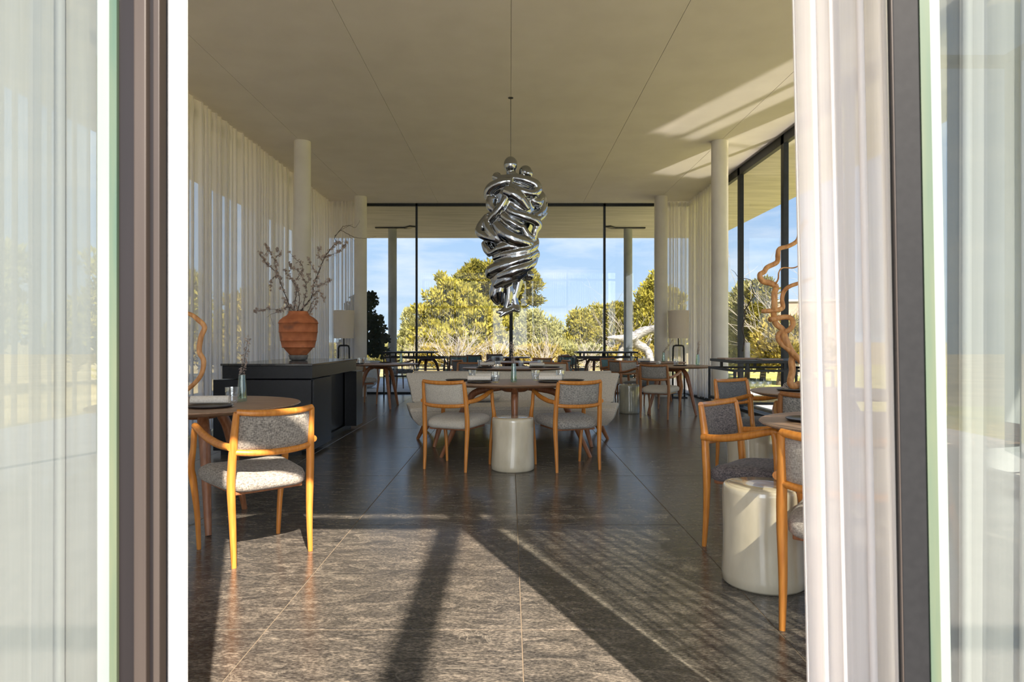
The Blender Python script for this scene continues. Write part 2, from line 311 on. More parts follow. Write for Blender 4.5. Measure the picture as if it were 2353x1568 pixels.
# ------------------------------------------------------------------ mesh helpers
def link(name, me, m, parent=None, smooth=False):
    if smooth:
        me.polygons.foreach_set('use_smooth', [True] * len(me.polygons))
    o = bpy.data.objects.new(name, me); C.objects.link(o)
    if m is not None and not me.materials: me.materials.append(m)
    if parent is not None: o.parent = parent
    return o
class MB:
    def __init__(s): s.v = []; s.f = []
    def add(s, v, f):
        n = len(s.v); s.v += [tuple(p) for p in v]; s.f += [tuple(i + n for i in q) for q in f]; return s
    def box(s, c, d, rz=0.0):
        x, y, z = d[0] / 2, d[1] / 2, d[2] / 2
        cs, sn = math.cos(rz), math.sin(rz)
        vs = []
        for dz in (-z, z):
            for dx, dy in ((-x, -y), (x, -y), (x, y), (-x, y)):
                vs.append((c[0] + dx * cs - dy * sn, c[1] + dx * sn + dy * cs, c[2] + dz))
        return s.add(vs, [(3, 2, 1, 0), (4, 5, 6, 7), (0, 1, 5, 4), (1, 2, 6, 5), (2, 3, 7, 6), (3, 0, 4, 7)])
    def tube(s, pts, rad, n=10, cap=True, sub=0, sy=1.0):
        pts = [Vector(p) for p in pts]
        if isinstance(rad, (int, float)): rad = [rad] * len(pts)
        if sub: pts, rad = smoothline(pts, rad, sub)
        ring0 = None; vs = []; fs = []
        up = None
        for i, p in enumerate(pts):
            a = pts[max(0, i - 1)]; b = pts[min(len(pts) - 1, i + 1)]
            t = (b - a)
            if t.length < 1e-9: t = Vector((0, 0, 1))
            t.normalize()
            if up is None:
                up = Vector((1, 0, 0)) if abs(t.x) < 0.9 else Vector((0, 1, 0))
            u = (up - t * up.dot(t)); 
            if u.length < 1e-6: u = t.orthogonal()
            u.normalize(); up = u
            v = t.cross(u)
            for k in range(n):
                an = 2 * PI * k / n
                vs.append(p + (u * math.cos(an) + v * math.sin(an) * sy) * rad[i])
        m = len(pts)
        for i in range(m - 1):
            for k in range(n):
                a = i * n + k; b = i * n + (k + 1) % n
                fs.append((a, b, b + n, a + n))
        if cap:
            fs.append(tuple(range(n - 1, -1, -1))); fs.append(tuple((m - 1) * n + k for k in range(n)))
        return s.add(vs, fs)
    def lathe(s, prof, n=32, c=(0, 0, 0), wob=None):
        vs = []; fs = []
        for (r, z) in prof:
            for k in range(n):
                an = 2 * PI * k / n
                rr = r * (1 + (wob(an, z) if wob else 0))
                vs.append((c[0] + rr * math.cos(an), c[1] + rr * math.sin(an), c[2] + z))
        for i in range(len(prof) - 1):
            for k in range(n):
                a = i * n + k; b = i * n + (k + 1) % n
                fs.append((a, b, b + n, a + n))
        if prof[0][0] > 1e-6: fs.append(tuple(range(n - 1, -1, -1)))
        if prof[-1][0] > 1e-6: fs.append(tuple((len(prof) - 1) * n + k for k in range(n)))
        return s.add(vs, fs)
    def mesh(s, name):
        me = bpy.data.meshes.new(name); me.from_pydata(s.v, [], s.f); me.update(); return me
    def build(s, name, m, parent=None, smooth=False, bevel=0.0, seg=2, sharp=None):
        me = s.mesh(name)
        if bevel > 0:
            bm = bmesh.new(); bm.from_mesh(me)
            bmesh.ops.remove_doubles(bm, verts=bm.verts, dist=1e-6)
            bmesh.ops.bevel(bm, geom=bm.edges[:], offset=bevel, segments=seg, affect='EDGES', profile=0.5)
            bm.to_mesh(me); bm.free()
        o = link(name, me, m, parent, smooth or bevel > 0 and seg > 2)
        if smooth and sharp:
            try: me.set_sharp_from_angle(angle=R(sharp))
            except Exception: pass
        return o
def smoothline(pts, rad, sub):
    P = []; Q = []
    n = len(pts)
    for i in range(n - 1):
        p0 = pts[max(0, i - 1)]; p1 = pts[i]; p2 = pts[i + 1]; p3 = pts[min(n - 1, i + 2)]
        for k in range(sub):
            t = k / sub
            P.append(0.5 * ((2 * p1) + (p2 - p0) * t + (2 * p0 - 5 * p1 + 4 * p2 - p3) * t * t + (3 * p1 - p0 - 3 * p2 + p3) * t ** 3))
            Q.append(rad[i] + (rad[i + 1] - rad[i]) * t)
    P.append(pts[-1]); Q.append(rad[-1])
    return P, Q
def tag(o, label=None, cat=None, group=None, kind=None):
    if label: o['label'] = label
    if cat: o['category'] = cat
    if group: o['group'] = group
    if kind: o['kind'] = kind
    return o
def thing(name, loc, rz=0, label=None, cat=None, group=None):
    o = bpy.data.objects.new(name, None); C.objects.link(o); o.empty_display_size = 0.1
    o.location = loc; o.rotation_euler = (0, 0, rz)
    return tag(o, label, cat, group)
def struct(o): o['kind'] = 'structure'; return o
def copy_tree(root, loc, rz, label, group=None, mats=None):
    r = root.copy(); C.objects.link(r); r.location = loc; r.rotation_euler = (0, 0, rz)
    r['label'] = label
    if group: r['group'] = group
    def setm(o):
        if mats and o.type == 'MESH':
            b = o.name.split('.')[0]
            if b in mats:
                o.material_slots[0].link = 'OBJECT'; o.material_slots[0].material = mats[b]
    setm(r)
    for ch in list(root.children):
        c = ch.copy(); C.objects.link(c); c.parent = r; setm(c)
        for g in list(ch.children):
            d = g.copy(); C.objects.link(d); d.parent = c; setm(d)
    return r
def at(px, py, Y):
    return Vector(((px - 1172) / F * Y, Y, EYE + (782 - py) / F * Y))
def fast_mesh(name, verts, faces_n, m, parent=None):
    """verts: (N*k,3) array, each k consecutive vertices form one polygon"""
    k = faces_n; nv = len(verts); nf = nv // k
    me = bpy.data.meshes.new(name)
    me.vertices.add(nv); me.vertices.foreach_set('co', np.ascontiguousarray(verts, dtype=np.float32).ravel())
    me.loops.add(nv); me.loops.foreach_set('vertex_index', np.arange(nv, dtype=np.int32))
    me.polygons.add(nf); me.polygons.foreach_set('loop_start', np.arange(0, nv, k, dtype=np.int32))
    me.update(calc_edges=True); me.validate()
    return link(name, me, m, parent)

ZC = 4.01          # ceiling height
YD = 1.43          # plane of the glazed front the camera looks through
YB = 14.4          # back glazing
XW = 3.88          # side glazing

# ================================================================== STRUCTURE
# floor: dark tiles over grout
fl = struct(MB().box((0, (YD + YB) / 2 - 0.1, -0.052), (2 * XW + 0.1, YB - YD + 0.3, 0.10)).build('floor', GROUT))
TW, TL = 0.996, 1.51
tx0, ty0 = 0.045, 2.665
tile_me = None
for i in range(-4, 5):
    for j in range(-1, 8):
        x0 = tx0 + (i - 1) * TW; x1 = x0 + TW; y0 = ty0 + (j - 0) * TL; y1 = y0 + TL
        cx0, cx1 = max(x0, -XW), min(x1, XW); cy0, cy1 = max(y0, YD - 0.12), min(y1, YB + 0.02)
        if cx1 - cx0 < 0.03 or cy1 - cy0 < 0.03: continue
        full = (cx1 - cx0 > TW - 1e-3) and (cy1 - cy0 > TL - 1e-3)
        if full and tile_me:
            o = bpy.data.objects.new('tile', tile_me); C.objects.link(o)
        else:
            o = MB().box((0, 0, 0), (cx1 - cx0 - 0.0042, cy1 - cy0 - 0.007, 0.012)).build('tile', TILE, None, bevel=0.0012, seg=1)
            if full: tile_me = o.data
        o.location = ((cx0 + cx1) / 2, (cy0 + cy1) / 2, -0.006); o.parent = fl
# roof slab, soffit
rf = struct(MB().box((0, 9.665, 4.24), (11.56, 19.47, 0.42)).build('roof_slab', CONCRETE))
# ceiling boards with hairline joints
ce = struct(MB().box((0, 7.9, 4.028), (2 * XW, 13.2, 0.012)).build('ceiling', CEIL))
xs = [-XW, -3.03, -1.51, 0.01, 1.53, 3.04, XW]
for a, b in zip(xs[:-1], xs[1:]):
    o = MB().box(((a + b) / 2, 7.92, 4.016), (b - a - 0.004, 12.9, 0.012)).build('panel', CEIL, ce, bevel=0.001, seg=1)
# columns inside and out
def column(n, x, y, d, m):
    o = MB().lathe([(d / 2, 0.0), (d / 2, ZC + 0.02)], 40).build('column_%d' % n, m, smooth=True, sharp=40)
    o.location = (x, y, 0); return struct(o)
column(1, -3.01, 9.9, 0.238, COLUMN); column(2, -3.0, 13.7, 0.25, COLUMN)
column(3, 3.04, 9.9, 0.238, COLUMN); column(4, 3.03, 13.7, 0.25, COLUMN)
COL_OUT = noisy('roof_shade_column', (0.22, 0.235, 0.24), (0.29, 0.305, 0.31), 3, 0.75)  # darker blue-grey holds the roof shade on the terrace columns
column(5, -3.03, 17.6, 0.22, COL_OUT); column(6, 3.04, 17.6, 0.22, COL_OUT); column(9, 4.32, 6.05, 0.40, COL_OUT)  # last: unseen assumed pier, added to shade a band of the ceiling glint
# dark plates standing in for shadowed soffit slots over the terrace columns
for k, x in ((7, -3.03), (8, 3.04)):
    s = -1 if x < 0 else 1
    mb = MB().box((0.02 * s, 0.0, 0), (0.82, 0.14, 0.03)).box((-s * 0.46, -0.12, 0), (0.16, 0.36, 0.03), s * R(-35))
    o = mb.build('trim_%d' % k, FRAME, bevel=0.003, seg=1); o.location = (x, 17.55, ZC + 0.0); struct(o)

def window(n, pts, mull_w, name_pane='pane', glass=GLASS, top=ZC, depth=0.07, rail=0.06, sill=0.035, mulls=None):
    """glazed wall along the straight line through pts (mullion stations)"""
    root = bpy.data.objects.new('window_%d' % n, None); C.objects.link(root); struct(root)
    for i, p in enumerate(pts):
        wd = mull_w[i] if isinstance(mull_w, (list, tuple)) else mull_w
        if wd <= 0: continue
        MB().box((p[0], p[1], top / 2), (wd if pts[0][1] == pts[-1][1] else depth, depth if pts[0][1] == pts[-1][1] else wd, top)).build('mullion', FRAME, root)
    a, b = pts[0], pts[-1]
    cx, cy = (a[0] + b[0]) / 2, (a[1] + b[1]) / 2
    L = math.hypot(b[0] - a[0], b[1] - a[1])
    hor = abs(b[0] - a[0]) > abs(b[1] - a[1])
    MB().box((cx, cy, top - rail / 2), (L if hor else depth, depth if hor else L, rail)).build('top_rail', FRAME, root)
    MB().box((cx, cy, sill / 2), (L if hor else depth, depth if hor else L, sill)).build('bottom_rail', FRAME, root)
    for p, q in zip(pts[:-1], pts[1:]):
        mx_, my_ = (p[0] + q[0]) / 2, (p[1] + q[1]) / 2; l = math.hypot(q[0] - p[0], q[1] - p[1]) - 0.004
        me = MB().add([(-l / 2, 0, 0), (l / 2, 0, 0), (l / 2, 0, top - 0.04), (-l / 2, 0, top - 0.04)], [(0, 1, 2, 3)]).mesh('pane')
        o = link('pane', me, glass, root); o.location = (mx_, my_, 0.02); o.rotation_euler = (0, 0, 0 if hor else R(90))
    return root
window(1, [(-3.95, YB), (-1.97, YB), (0.02, YB), (1.99, YB), (3.95, YB)], [0.07, 0.04, 0.075, 0.045, 0.07])
window(2, [(-3.95, y) for y in (YB, 12.57, 10.74, 8.91, 7.08, 5.25, 3.42, YD)], 0.07)
window(3, [(3.85, y) for y in (YB, 13.23, 11.40, 9.57, 7.74, 5.91, 4.08, YD)], [0.07, 0.07, 0.10, 0.10, 0.1, 0.1, 0.07, 0.07], rail=0.13)
struct(MB().box((4.02, 8.0, 0.02), (0.08, 13.2, 0.07)).build('trim_5', CONCRETE, bevel=0.004, seg=1))  # low kerb added outside to cut off the glint lamps' beam
# raised steel threshold along the side glazing
struct(MB().box((3.74, 7.9, 0.02), (0.10, 13.0, 0.04)).build('trim_3', FRAME, bevel=0.003, seg=1))
# front glazing above and beside the opening
wf = bpy.data.objects.new('window_4', None); C.objects.link(wf); struct(wf)
MB().box((0, YD, 2.46), (7.8, 0.08, 0.09)).build('transom', FRAME, wf)
MB().box((0, YD, 3.98), (7.8, 0.08, 0.06)).build('top_rail', FRAME, wf)
for x in (-3.9, -2.2, 2.3, 3.9):
    MB().box((x, YD, 2.0), (0.07, 0.08, 4.0)).build('mullion', FRAME, wf)
for a, b, z0, z1 in ((-3.9, -2.2, 0.0, 2.42), (2.3, 3.9, 0.0, 2.42), (-3.9, -2.2, 2.5, 3.95), (-2.2, 2.3, 2.5, 3.95), (2.3, 3.9, 2.5, 3.95)):
    me = MB().add([(a, YD, z0), (b, YD, z0), (b, YD, z1), (a, YD, z1)], [(0, 1, 2, 3)]).mesh('pane'); link('pane', me, GLASS, wf)

# left sliding leaf: glass with a green edge, bronze stile with lips and brush seal
d1 = bpy.data.objects.new('door_1', None); C.objects.link(d1); struct(d1); d1.location = (0, YD, 0)
me = MB().add([(-2.2, 0.0, 0.03), (-0.862, 0.0, 0.03), (-0.862, 0.0, 2.42), (-2.2, 0.0, 2.42)], [(0, 1, 2, 3)]).mesh('pane'); link('pane', me, GLASS_DOOR, d1)
def strip(x0, x1, y0, name, m, dep=0.016, bev=0.0):
    MB().box(((x0 + x1) / 2, y0 + dep / 2, 1.22), (x1 - x0, dep, 2.40)).build(name, m, d1, bevel=bev)
strip(-0.862, -0.8365, -0.004, 'glass_edge_band', GLASS_EDGE_W)
strip(-0.836, -0.8205, -0.006, 'glass_edge', GLASS_EDGE)
strip(-0.820, -0.7875, 0.002, 'stile', STILE, 0.03)
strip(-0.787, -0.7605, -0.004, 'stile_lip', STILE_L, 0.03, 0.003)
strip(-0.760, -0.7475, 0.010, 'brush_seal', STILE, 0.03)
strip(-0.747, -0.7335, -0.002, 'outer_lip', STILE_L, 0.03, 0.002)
# white jamb
j = MB().box((-0.6985, YD + 0.008, 2.0), (0.034, 0.016, 4.0)).build('trim_1', WHITE_JAMB, bevel=0.002, seg=2); struct(j)
j = MB().box((-0.753, YD + 0.06, 2.0), (0.05, 0.012, 4.0)).build('trim_4', plain('jamb_shade_grey', (0.105, 0.108, 0.12), 0.5), bevel=0.002, seg=1); struct(j)  # shade on the recessed jamb strip, painted as a darker grey
# right sliding leaf, hung a touch out of plumb as in the photograph
d2 = bpy.data.objects.new('door_2', None); C.objects.link(d2); struct(d2); d2.location = (0.834, YD, 1.13); d2.rotation_euler = (0, R(-1.0), 0)
MB().box((0.0, 0.0, 0.06), (0.054, 0.022, 2.36)).build('stile', STILE_G, d2, bevel=0.002)
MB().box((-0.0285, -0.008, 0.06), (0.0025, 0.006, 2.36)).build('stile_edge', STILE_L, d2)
MB().box((0.0385, -0.006, 0.06), (0.021, 0.014, 2.36)).build('glass_edge', GLASS_EDGE, d2)
MB().box((0.060, -0.004, 0.06), (0.022, 0.012, 2.36)).build('glass_edge_band', GLASS_EDGE_W, d2)
me = MB().add([(0.07, 0, -1.11), (1.46, 0, -1.11), (1.46, 0, 1.24), (0.07, 0, 1.24)], [(0, 1, 2, 3)]).mesh('pane'); link('pane', me, GLASS_DOOR, d2)

# terrace, ground, far hills
gr = struct(MB().box((-0.45, 4.0, -0.075), (12.3, 33.0, 0.11)).build('terrace_ground', TERRACE))
struct(MB().box((0, 150, -0.28), (700, 420, 0.2)).build('ground_meadow', GRASS_DRY))
struct(MB().box((24.6, 12, -0.17), (39, 44, 0.1)).build('lawn', LAWN))
hb = MB(); n = 60
for k in range(n + 1):
    x = -500 + 1000 * k / n; h = 7 + 9 * math.sin(k * 0.7) ** 2 + 5 * math.sin(k * 0.31 + 1)
    hb.v += [(x, 900, -1), (x, 960, h * 0.8), (x, 1100, -1)]
for k in range(n):
    a = 3 * k; hb.f += [(a, a + 3, a + 4, a + 1), (a + 1, a + 4, a + 5, a + 2)]
struct(hb.build('hills', HILL, smooth=True))
# assumed, unseen steel pergola carried in front of the roof edge (its bars stripe the sun on the floor)
pg = bpy.data.objects.new('trim_2', None); C.objects.link(pg); struct(pg)
MB().box((0, -0.27, 4.05), (12, 0.11, 0.10)).build('beam', FRAME, pg)
MB().box((1.35, -2.3, 4.05), (0.12, 4.1, 0.10)).build('rafter', FRAME, pg)
MB().box((5.2, -2.3, 4.05), (0.12, 4.1, 0.10)).build('rafter', FRAME, pg)
for x in (-4.2, 5.2): MB().box((x, -4.2, 2.0), (0.10, 0.10, 4.1)).build('post', FRAME, pg)
MB().box((0.5, -4.3, 4.05), (9.6, 0.11, 0.10)).build('beam', FRAME, pg)

# ================================================================== CURTAINS
def curtain(name, a, b, z0, z1, fold, amp, m, label, seed=0, group=None, per=10, flare=0.0):
    rg = random.Random(seed)
    a = Vector((a[0], a[1], 0)); b = Vector((b[0], b[1], 0)); L = (b - a).length; t = (b - a).normalized(); nrm = Vector((-t.y, t.x, 0))
    s = 0.0; pos = []
    phase = 0.0
    pts = []
    N = max(8, int(L / fold * per))
    nf = int(L / fold) + 3
    wj = [rg.uniform(0.55, 1.6) for _ in range(nf)]; aj = [rg.uniform(0.45, 1.25) for _ in range(nf)]
    tot = sum(wj)
    # cumulative fold boundaries
    u = []; acc = 0
    for k in range(nf):
        for i in range(per):
            ph = i / per
            wv = wj[k]
            # pinch: the sheet runs flat then doubles back on itself a little
            base = acc + wv * ph
            off = amp * aj[k] * math.sin(2 * PI * ph)
            back = 0.22 * wv * math.sin(4 * PI * ph)
            u.append(((base + back) / tot, off))
        acc += wv
    mb = MB(); rows = [0.0, 0.04, 0.3, 0.6, 0.85, 1.0]
    for ri, rr in enumerate(rows):
        z = z0 + (z1 - z0) * rr
        k_amp = 1.0 if rr < 0.9 else (0.75 if rr >= 1 else 1.0)
        for (uu, off) in u:
            sway = 0.008 * math.sin(uu * 40 + rr * 3 + seed)
            mb.v.append(tuple(a + t * (L * uu + flare * (1.84 - z)) + nrm * (off * k_amp + sway * (1 - rr)) + Vector((0, 0, z))))
    n = len(u)
    for ri in range(len(rows) - 1):
        for i in range(n - 1):
            p = ri * n + i; mb.f.append((p, p + 1, p + 1 + n, p + n))
    o = mb.build(name, m, smooth=True)
    return tag(o, label, 'curtain', group)
curtain('curtain', (-3.70, 2.0), (-3.70, 6.0), 0.02, 4.0, 0.20, 0.05, SHEER, 'sheer white curtain hanging along the side glazing nearest the open glass door', 3)
curtain('curtain', (-3.74, 6.2), (-3.74, 14.2), 0.02, 4.0, 0.17, 0.05, SHEER, 'long sheer white curtain along the glazed wall behind the black sideboard', 5)
curtain('curtain', (-3.72, 14.12), (-2.98, 14.12), 0.02, 4.0, 0.11, 0.05, SHEER, 'narrow sheer curtain gathered in the back corner beyond the sideboard', 6)
curtain('curtain', (2.98, 14.12), (3.72, 14.12), 0.02, 4.0, 0.11, 0.05, SHEER, 'narrow sheer curtain gathered in the back corner behind the floor lamp', 8)
curtain('curtain', (3.72, 14.1), (3.72, 11.85), 0.02, 4.0, 0.13, 0.06, SHEER, 'sheer white curtain along the side glazing between floor lamp and black column', 9)
curtain('curtain', (0.665, YD + 0.17), (0.90, YD + 0.13), 0.02, 3.9, 0.085, 0.045, SHEER_B, 'bunched sunlit sheer curtain drawn back beside the grey door stile', 11, per=14, flare=0.020)
curtain('curtain', (0.93, YD + 0.14), (3.7, YD + 0.16), 0.02, 3.9, 0.14, 0.04, SHEER_D, 'sunlit sheer curtain hanging behind the glass of the grey-framed sliding door', 12)
curtain('curtain', (-3.7, YD + 0.16), (-0.76, YD + 0.16), 0.02, 3.9, 0.16, 0.04, SHEER_D, 'greenish looking sheer curtain behind the glass of the bronze-framed sliding door', 14)

# ================================================================== CHAIRS
def chair_proto(loc, rz, label, fab_s, fab_b):
    t = thing('dining_chair', loc, rz, label, 'chair', 'teak armchairs around the tables')
    # seat: crowned upholstered cushion, wider at the front
    nx, ny = 12, 12
    def outline(u, v):
        hw = 0.205 + 0.050 * (v * 0.5 + 0.5)
        return Vector((u * hw, v * 0.235 + 0.0, 0))
    mb = MB()
    ring = []
    def sq(a):  # superellipse
        c, s_ = math.cos(a), math.sin(a); e_ = 0.38
        return math.copysign(abs(c) ** e_, c), math.copysign(abs(s_) ** e_, s_)
    NA = 40
    prof = [(0.0, 0.470), (0.35, 0.469), (0.65, 0.464), (0.85, 0.452), (0.96, 0.432), (1.0, 0.410), (0.985, 0.388), (0.93, 0.374), (0.80, 0.370), (0.0, 0.368)]
    for (rr, z) in prof:
        for k in range(NA):
            ax, ay = sq(2 * PI * k / NA)
            p = outline(ax * rr, ay * rr)
            dz = 0.0
            if z > 0.40:
                dz = 0.018 * (ax * rr) ** 2 - 0.008          # saddle
            dz += 0.012 * (ay * rr)
            mb.v.append((p.x, p.y, z + dz))
    for i in range(len(prof) - 1):
        for k in range(NA):
            a = i * NA + k; b = i * NA + (k + 1) % NA
            mb.f.append((a, a + NA, b + NA, b))
    st_ = mb.build('seat', fab_s, t, smooth=True)
    MB().box((0, 0.0, 0.362), (0.36, 0.38, 0.03)).build('seat_frame', W_LEG, st_, bevel=0.006)
    
    for s in (-1, 1):
        # rear leg running up into the back post
        MB().tube([(s * 0.203, -0.235, 0), (s * 0.204, -0.222, 0.18), (s * 0.210, -0.215, 0.38), (s * 0.209, -0.222, 0.50), (s * 0.204, -0.232, 0.62), (s * 0.200, -0.252, 0.745), (s * 0.199, -0.258, 0.772)],
                  [0.0125, 0.017, 0.021, 0.021, 0.0205, 0.0165, 0.014], 12, True, 4, ).build('leg', W_CHAIR, t, smooth=True, sharp=50)
        # front leg rising to the arm
        MB().tube([(s * 0.222, 0.205, 0), (s * 0.232, 0.205, 0.20), (s * 0.252, 0.208, 0.38), (s * 0.264, 0.206, 0.45), (s * 0.256, 0.192, 0.55), (s * 0.254, 0.184, 0.635), (s * 0.252, 0.176, 0.662)],
                  [0.0115, 0.0155, 0.020, 0.020, 0.0155, 0.016, 0.015], 12, True, 4).build('leg', W_CHAIR, t, smooth=True, sharp=50)
        MB().tube([(s * 0.222, -0.235, 0.600), (s * 0.238, -0.12, 0.606), (s * 0.252, 0.02, 0.632), (s * 0.253, 0.13, 0.662), (s * 0.252, 0.180, 0.672), (s * 0.252, 0.196, 0.664)],
                  [0.018, 0.020, 0.020, 0.0185, 0.017, 0.012], 12, True, 4).build('armrest', W_CHAIR, t, smooth=True, sharp=50)
    def rail(z, r, dy, name):
        MB().tube([(-0.199, dy, z + 0.006), (-0.115, dy - 0.030, z - 0.002), (0, dy - 0.042, z - 0.005), (0.115, dy - 0.030, z - 0.002), (0.199, dy, z + 0.006)], r, 12, True, 4).build(name, W_CHAIR, t, smooth=True, sharp=50)
    rail(0.768, [0.0155, 0.017, 0.018, 0.017, 0.0155], -0.257, 'top_rail')
    rail(0.566, [0.016, 0.017, 0.018, 0.017, 0.016], -0.229, 'lower_rail')
    # upholstered back between the rails
    mb = MB(); nu, nv = 10, 5
    for side in (0, 1):
        for iv in range(nv + 1):
            v = iv / nv; z = 0.575 + v * 0.183
            yc = -0.231 - 0.025 * v
            for iu in range(nu + 1):
                u = -1 + 2 * iu / nu
                edge = min(1.0, (1 - abs(u)) * 6 + 0.25) * min(1.0, min(v, 1 - v) * 6 + 0.35)
                th = 0.016 * edge
                y = yc - 0.036 * (1 - u * u) + (th if side else -th)
                mb.v.append((u * 0.188, y, z - 0.006 * (1 - u * u)))
    S = (nu + 1) * (nv + 1)
    for iv in range(nv):
        for iu in range(nu):
            a = iv * (nu + 1) + iu
            mb.f.append((a, a + 1, a + nu + 2, a + nu + 1)); mb.f.append((a + S, a + S + nu + 1, a + S + nu + 2, a + S + 1))
    for iu in range(nu):
        a = iu; mb.f.append((a, a + S, a + S + 1, a + 1)); a = nv * (nu + 1) + iu; mb.f.append((a, a + 1, a + S + 1, a + S))
    for iv in range(nv):
        a = iv * (nu + 1); mb.f.append((a, a + nu + 1, a + S + nu + 1, a + S)); a += nu; mb.f.append((a, a + S, a + S + nu + 1, a + nu + 1))
    mb.build('backrest', fab_b, t, smooth=True)
    return t
C0 = chair_proto((-1.378, 3.69, 0), R(43), 'teak armchair with heather grey seat, half in sun, at the round table before the sideboard', FAB_HEATHER, FAB_HEATHER)
def chair(x, y, r, label, fs, fb=None, wood_m=None):
    mm = {'seat': fs, 'backrest': fb or fs}
    if wood_m: mm.update({k: wood_m for k in ('leg', 'armrest', 'top_rail', 'lower_rail')})
    return copy_tree(C0, (x, y, 0), R(r), label, None, mm)
W_BR = wood('brown_teak', (0.26, 0.10, 0.030), (0.36, 0.15, 0.05), 14, 0.35)
W_DK = wood('dark_teak', (0.10, 0.042, 0.022), (0.16, 0.07, 0.035), 14, 0.35)
chair(-0.47, 6.12, -24, 'armchair with pale beige seat and back, left of the cream stool at the oval table', FAB_LIGHT)
chair(0.51, 6.10, 20, 'armchair with speckled grey back and seat, right of the cream stool at the oval table', FAB_GREY)
chair(1.375, 3.725, -135, 'armchair with charcoal seat turned sideways just behind the large cream stool', FAB_DARK)
chair(1.366, 2.708, -40, 'armchair with beige check seat, half hidden by the bunched sunlit curtain', FAB_CHECK)
chair(2.11, 5.90, -150, 'armchair with blue grey back standing before the black service table by side glazing', FAB_BLUE)
chair(2.10, 4.72, -25, 'armchair with brownish green back behind the charcoal armchair, under the big twisted branch', FAB_CHECK, FAB_GREY, W_BR)
chair(2.19, 9.99, -32, 'armchair with plain grey back and pale seat in front of the floor lamp table', FAB_LIGHT, FAB_GREY, W_BR)
chair(2.14, 11.28, -145, 'armchair with dark seat behind the greenish stool, one arm across its grey back', FAB_BLUE, FAB_GREY, W_BR)
chair(2.05, 12.0, -47, 'armchair with light seat and grey back, second along behind the greenish stool', FAB_LIGHT, FAB_GREY, W_BR)
chair(2.05, 13.03, -140, 'armchair with sky-tinted teal back just before the service table at the back glazing', FAB_SKY, None, W_BR)
chair(-0.62, 10.48, 180, 'armchair facing the camera beyond the sofas, dark teal back, sideboard side of second oval table', FAB_SKY, FAB_BLUE, W_BR)
chair(0.70, 10.48, 180, 'armchair facing the camera beyond the sofas, taupe back, lamp side of second oval table', FAB_LIGHT, FAB_LIGHT, W_BR)
chair(-0.72, 12.3, -60, 'armchair with dark blue back on the sideboard side of the small back table', FAB_SKY, FAB_BLUE, W_BR)
chair(0.76, 12.2, 65, 'armchair with pale sky-tinted teal back on the lamp side of the small back table', FAB_SKY, FAB_SKY, W_BR)
chair(0.50, 13.05, 150, 'armchair with brown back at the far side of the small back table', FAB_GREY, FAB_GREY, W_BR)
chair(-2.66, 12.1, 218, 'armchair standing behind the walnut table at the end of the sideboard', FAB_LIGHT, None, W_BR)
chair(-1.22, 15.6, 15, 'outdoor armchair with light sky-tinted teal back on the terrace beside the potted camellia table', FAB_SKY, None, W_DK)
chair(-0.73, 16.35, -30, 'outdoor armchair with sky-tinted blue back, first of the pair at the middle terrace table', FAB_BLUE, FAB_SKY, W_DK)
chair(-0.30, 16.85, 200, 'outdoor armchair with blue back, second of the pair at the middle terrace table', FAB_BLUE, None, W_DK)
chair(1.23, 15.6, 12, 'outdoor armchair with deep sky-tinted teal back beside the terrace service table', FAB_SKY, FAB_SKY, W_DK)
chair(-2.50, 15.6, -50, 'outdoor armchair with dark back beside the white planter on the terrace', FAB_BLUE, None, W_DK)
chair(1.55, 16.3, -120, 'outdoor armchair seen edge-on at the terrace table near the white driftwood', FAB_BLUE, None, W_DK)

# ================================================================== TABLES
def table(x, y, rx, ry, label, leg_angles, foot_r, rz=0, m=W_TABLE, lm=W_LEG, group='walnut dining tables'):
    t = thing('dining_table', (x, y, 0), rz, label, 'table', group)
    mb = MB(); N = 64; H = 0.735
    for (k, z) in ((0.90, H - 0.030), (0.985, H - 0.013), (1.0, H - 0.006), (0.995, H - 0.001), (0.985, H)):
        for i in range(N):
            a = 2 * PI * i / N; mb.v.append((rx * k * math.cos(a), ry * k * math.sin(a), z))
    for r_ in range(4):
        for i in range(N):
            a = r_ * N + i; b = r_ * N + (i + 1) % N; mb.f.append((a, b, b + N, a + N))
    mb.f.append(tuple(range(N - 1, -1, -1))); mb.f.append(tuple(4 * N + i for i in range(N)))
    mb.build('tabletop', m, t, smooth=True, sharp=25)
    MB().lathe([(0.10, 0.645), (0.13, 0.66), (0.15, 0.704)], 24).build('hub', lm, t, smooth=True, sharp=40)
    for i, a in enumerate(leg_angles):
        fr = foot_r[i] if isinstance(foot_r, (list, tuple)) else foot_r
        c, s_ = math.cos(a), math.sin(a)
        pts = [(0.05, 0.685), (0.16, 0.675), (fr * 0.50, 0.640), (fr * 0.62, 0.56), (fr * 0.75, 0.38), (fr, 0.0)]
        rad = [0.022, 0.028, 0.034, 0.034, 0.029, 0.018]
        MB().tube([(r_ * c, r_ * s_, z) for r_, z in pts], rad, 10, True, 4).build('leg', lm, t, smooth=True, sharp=50)
    return t
TRI = lambda a: [R(a), R(a + 120), R(a + 240)]
T_A = table(-1.94, 4.25, 0.61, 0.61, 'round walnut table before the sideboard, one leg and half its top showing', TRI(63), 0.36)
T_B = table(0.045, 6.45, 0.73, 0.50, 'oval walnut table laid for four in front of the curved sofa', [R(170), R(10), R(-91)], [0.72, 0.74, 0.20])
T_C = table(0.04, 9.86, 0.73, 0.50, 'oval walnut table behind the two sofas, only its top edge showing', [R(170), R(10), R(90)], [0.70, 0.70, 0.3])
T_D = table(0.08, 12.45, 0.50, 0.50, 'small dark round table near the back glazing', TRI(90), 0.34, m=W_LEG, lm=W_DK)
T_E = table(-2.17, 11.52, 0.62, 0.62, 'round walnut table at the far end of the black sideboard', TRI(60), 0.433)
